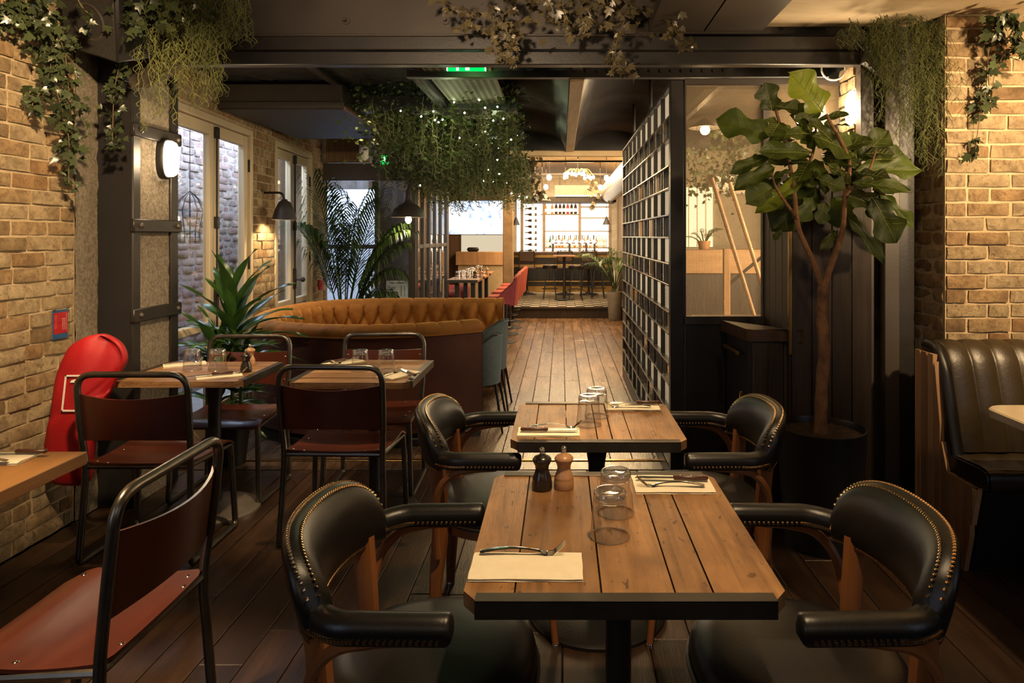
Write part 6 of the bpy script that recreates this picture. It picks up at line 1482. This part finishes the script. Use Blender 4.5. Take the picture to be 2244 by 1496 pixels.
for x, y, l in ((.30, 14.2, 'round black bar stool just right of the tall pedestal table'), (.56, 15.0, 'round black bar stool behind the others'), (.78, 14.6, 'round black bar stool nearest the palm')): dup(st, (x, y, ZP), None, l)
t = thing('pedestal_table', 'tall small pedestal table in front of the bar', 'table', (.06, 14.2, ZP)); MB().rbox(-.23, .23, -.23, .23, .90, .93, .004).build('tabletop', m_top, t); MB().tube([(0, 0, .02), (0, 0, .90)], .03, 10).build('pedestal', m_iron, t); MB().lathe([(0, 0), (.2, 0), (.2, .012), (.05, .04), (0, .05)], 24).build('base_disc', m_iron, t)
def bar_chair(label, loc):
    t = thing('bar_chair', label, 'chair', loc, 0, 'swivel bar chairs with low backs'); MB().tube([(0, 0, .02), (0, 0, .58)], .022, 8).build('pedestal', m_iron, t); MB().lathe([(0, 0), (.22, 0), (.21, .014), (.05, .05), (.02, .10), (0, .1)], 24).build('base_disc', m_iron, t)
    MB().rbox(-.19, .19, -.19, .19, .58, .63, .015).build('seat', m_counter, t); MB().rbox(-.16, .16, -.21, -.19, .76, .98, .008).build('backrest', m_counter, t); MB().tube(round_path([(-.17, .1, .57), (-.17, -.2, .62), (-.17, -.2, 1.0), (.17, -.2, 1.0), (.17, -.2, .62), (.17, .1, .57)], .05), .010, 6).build('frame', m_tube, t); MB().tube([(.15*cos(a), .15*sin(a), .25) for a in [2*pi*k/16 for k in range(16)]], .008, 6, closed=True).build('foot_ring', m_iron, t); return t
q0 = bar_chair('swivel bar chair at the left end of the bar', (-.77, 15.5, ZP))
for x, l in ((.08, 'swivel bar chair behind the tall pedestal table'), (.62, 'swivel bar chair at the right of the bar, partly behind the palm')): dup(q0, (x, 15.5, ZP), None, l)
# ------------------------------------------------------------------ back room seen through the wired glass
t = thing('backlit_panel', 'tall backlit panel seen through the wired glass screen', 'light panel', (1.72, 8.85, 1.62)); MB().rbox(-.20, .24, 0, .04, -.22, .55, .004).build('panel', emit('panel_glow', (1, .82, .52), 2.6), t)
for x in (-.08, .03, .14): MB().box(x, x+.012, -.01, .0, -.22, .55).build('mullion', m_frame, t)
t = thing('room_counter', 'wooden counter seen through the wired glass screen', 'counter', (1.85, 8.3, 0)); MB().rbox(-.42, .5, -.25, .3, 0, 1.10, .006).build('front_panel', m_pier, t); MB().rbox(-.45, .55, -.28, .3, 1.10, 1.38, .006).build('wood_top', mat('counter_pale', (.42, .25, .12), (.32, .18, .08), .5, scale=2, stretch=(1, 6, 6)), t)
palm('small potted palm on the counter behind the wired glass', (1.72, 8.25, 1.42), [(k*2.4, rr.uniform(.28, .4), rr.uniform(.7, 1.3), .35) for k in range(9)], 17, None, None, .13, 10)
t = thing('room_pot', 'small pot under the little palm behind the wired glass', 'pot', (1.72, 8.25, 1.381)); MB().lathe([(0, 0), (.06, 0), (.08, .10), (.07, .10), (0, .08)], 20).build('pot_body', m_mill_w, t)
t = thing('stair_rail', 'sloping timber stair rails seen through the wired glass screen', 'stair rail', (1.6, 6.5, 0))
for dx, z0 in ((0, 2.09), (.17, 2.05)): MB().tube([(dx-.17, 0, z0), (dx+.35, 0, .40)], .020, 8).build('rail', m_oakslat, t)
MB().rbox(-.06, .0, -.02, .03, 0, 1.42, .003).build('post', m_oakslat, t); MB().tube([(-.05, .0, 1.05), (.4, .0, 1.42)], .015, 6).build('rail', m_iron, t)
t = thing('room_pendant', 'glaring pendant lamp seen through the wired glass screen', 'pendant lamp', P(1545, 285, 7.0)); MB().lathe([(.02, .12), (.05, .10), (.16, .03), (.165, .02), (.155, .02), (0, .09)], 24).build('lamp_shade', m_shade, t); MB().ball((0, 0, 0), .05, 12).build('bulb', m_bulb, t); MB().tube([(0, 0, .1), (0, 0, .2)], .006, 6).build('cord', m_iron, t)
lamp('POINT', V(P(1545, 285, 7.0))+V((0, 0, -.12)), 28, WARM, size=.06, name='room_pendant_light')
t = thing('dark_table', 'dark table with chairs behind the lower wired glass', 'table', (1.75, 6.2, 0)); MB().rbox(-.5, .5, -.35, .35, .75, .79, .004).build('tabletop', m_counter, t)
for sx in (-.42, .42):
    for sy in (-.28, .28): MB().rbox(sx-.025, sx+.025, sy-.025, sy+.025, 0, .75, .003).build('leg', m_counter, t)
t = thing('wall_unit', 'pale air conditioning unit on the wall behind the wired glass', 'wall unit', (2.25, 8.86, 2.2)); MB().rbox(-.3, .35, -.12, .03, -.12, .13, .03).build('unit_body', m_shadew, t); MB().rbox(-.26, .31, -.128, -.118, -.10, -.06, .004).build('flap', m_frame, t)
ivy('leafy hanging plant seen through the wired glass near its glaring pendant', P(1590, 340, 6.0), [[P(1530, 330, 7.4), P(1535, 380, 7.4), P(1540, 420, 7.4)], [P(1600, 250, 7.4), P(1590, 340, 7.4), P(1600, 420, 7.4)], [P(1630, 250, 7.4), P(1635, 330, 7.4), P(1615, 400, 7.4)]], (0, -1, .1), 'g', .07, 160, 41, .09, 299, (), None, 200)
# alley objects
t = thing('birdcage', 'wire birdcage hanging outside the first glazed door', 'birdcage', (-3.12, 5.75, 1.68)); wire = MB()
for k in range(12):
    a = 2*pi*k/12; wire.tube([(0, 0, .24), (.07*cos(a), .07*sin(a), .17), (.115*cos(a), .115*sin(a), .07), (.08*cos(a), .08*sin(a), -.10), (.08*cos(a), .08*sin(a), -.2)], .0025, 4)
for r_, z in ((.115, .07), (.08, -.1), (.08, -.2), (.08, -.15)): wire.tube([(r_*cos(2*pi*k/20), r_*sin(2*pi*k/20), z) for k in range(20)], .003, 4, closed=True)
wire.build('cage_wire', m_iron, t); MB().tube([(0, 0, .24), (0, 0, 1.0)], .003, 4).build('chain', m_iron, t)
t = thing('downpipe', 'pale painted pilaster outside the first glazed door', 'pilaster', (-3.25, 5.55, 0)); MB().rbox(-.14, .10, -.06, .06, 0, 2.9, .01).build('shaft', dm, t); MB().rbox(-.17, .13, -.08, .08, 0, .2, .01).build('base_block', dm, t)
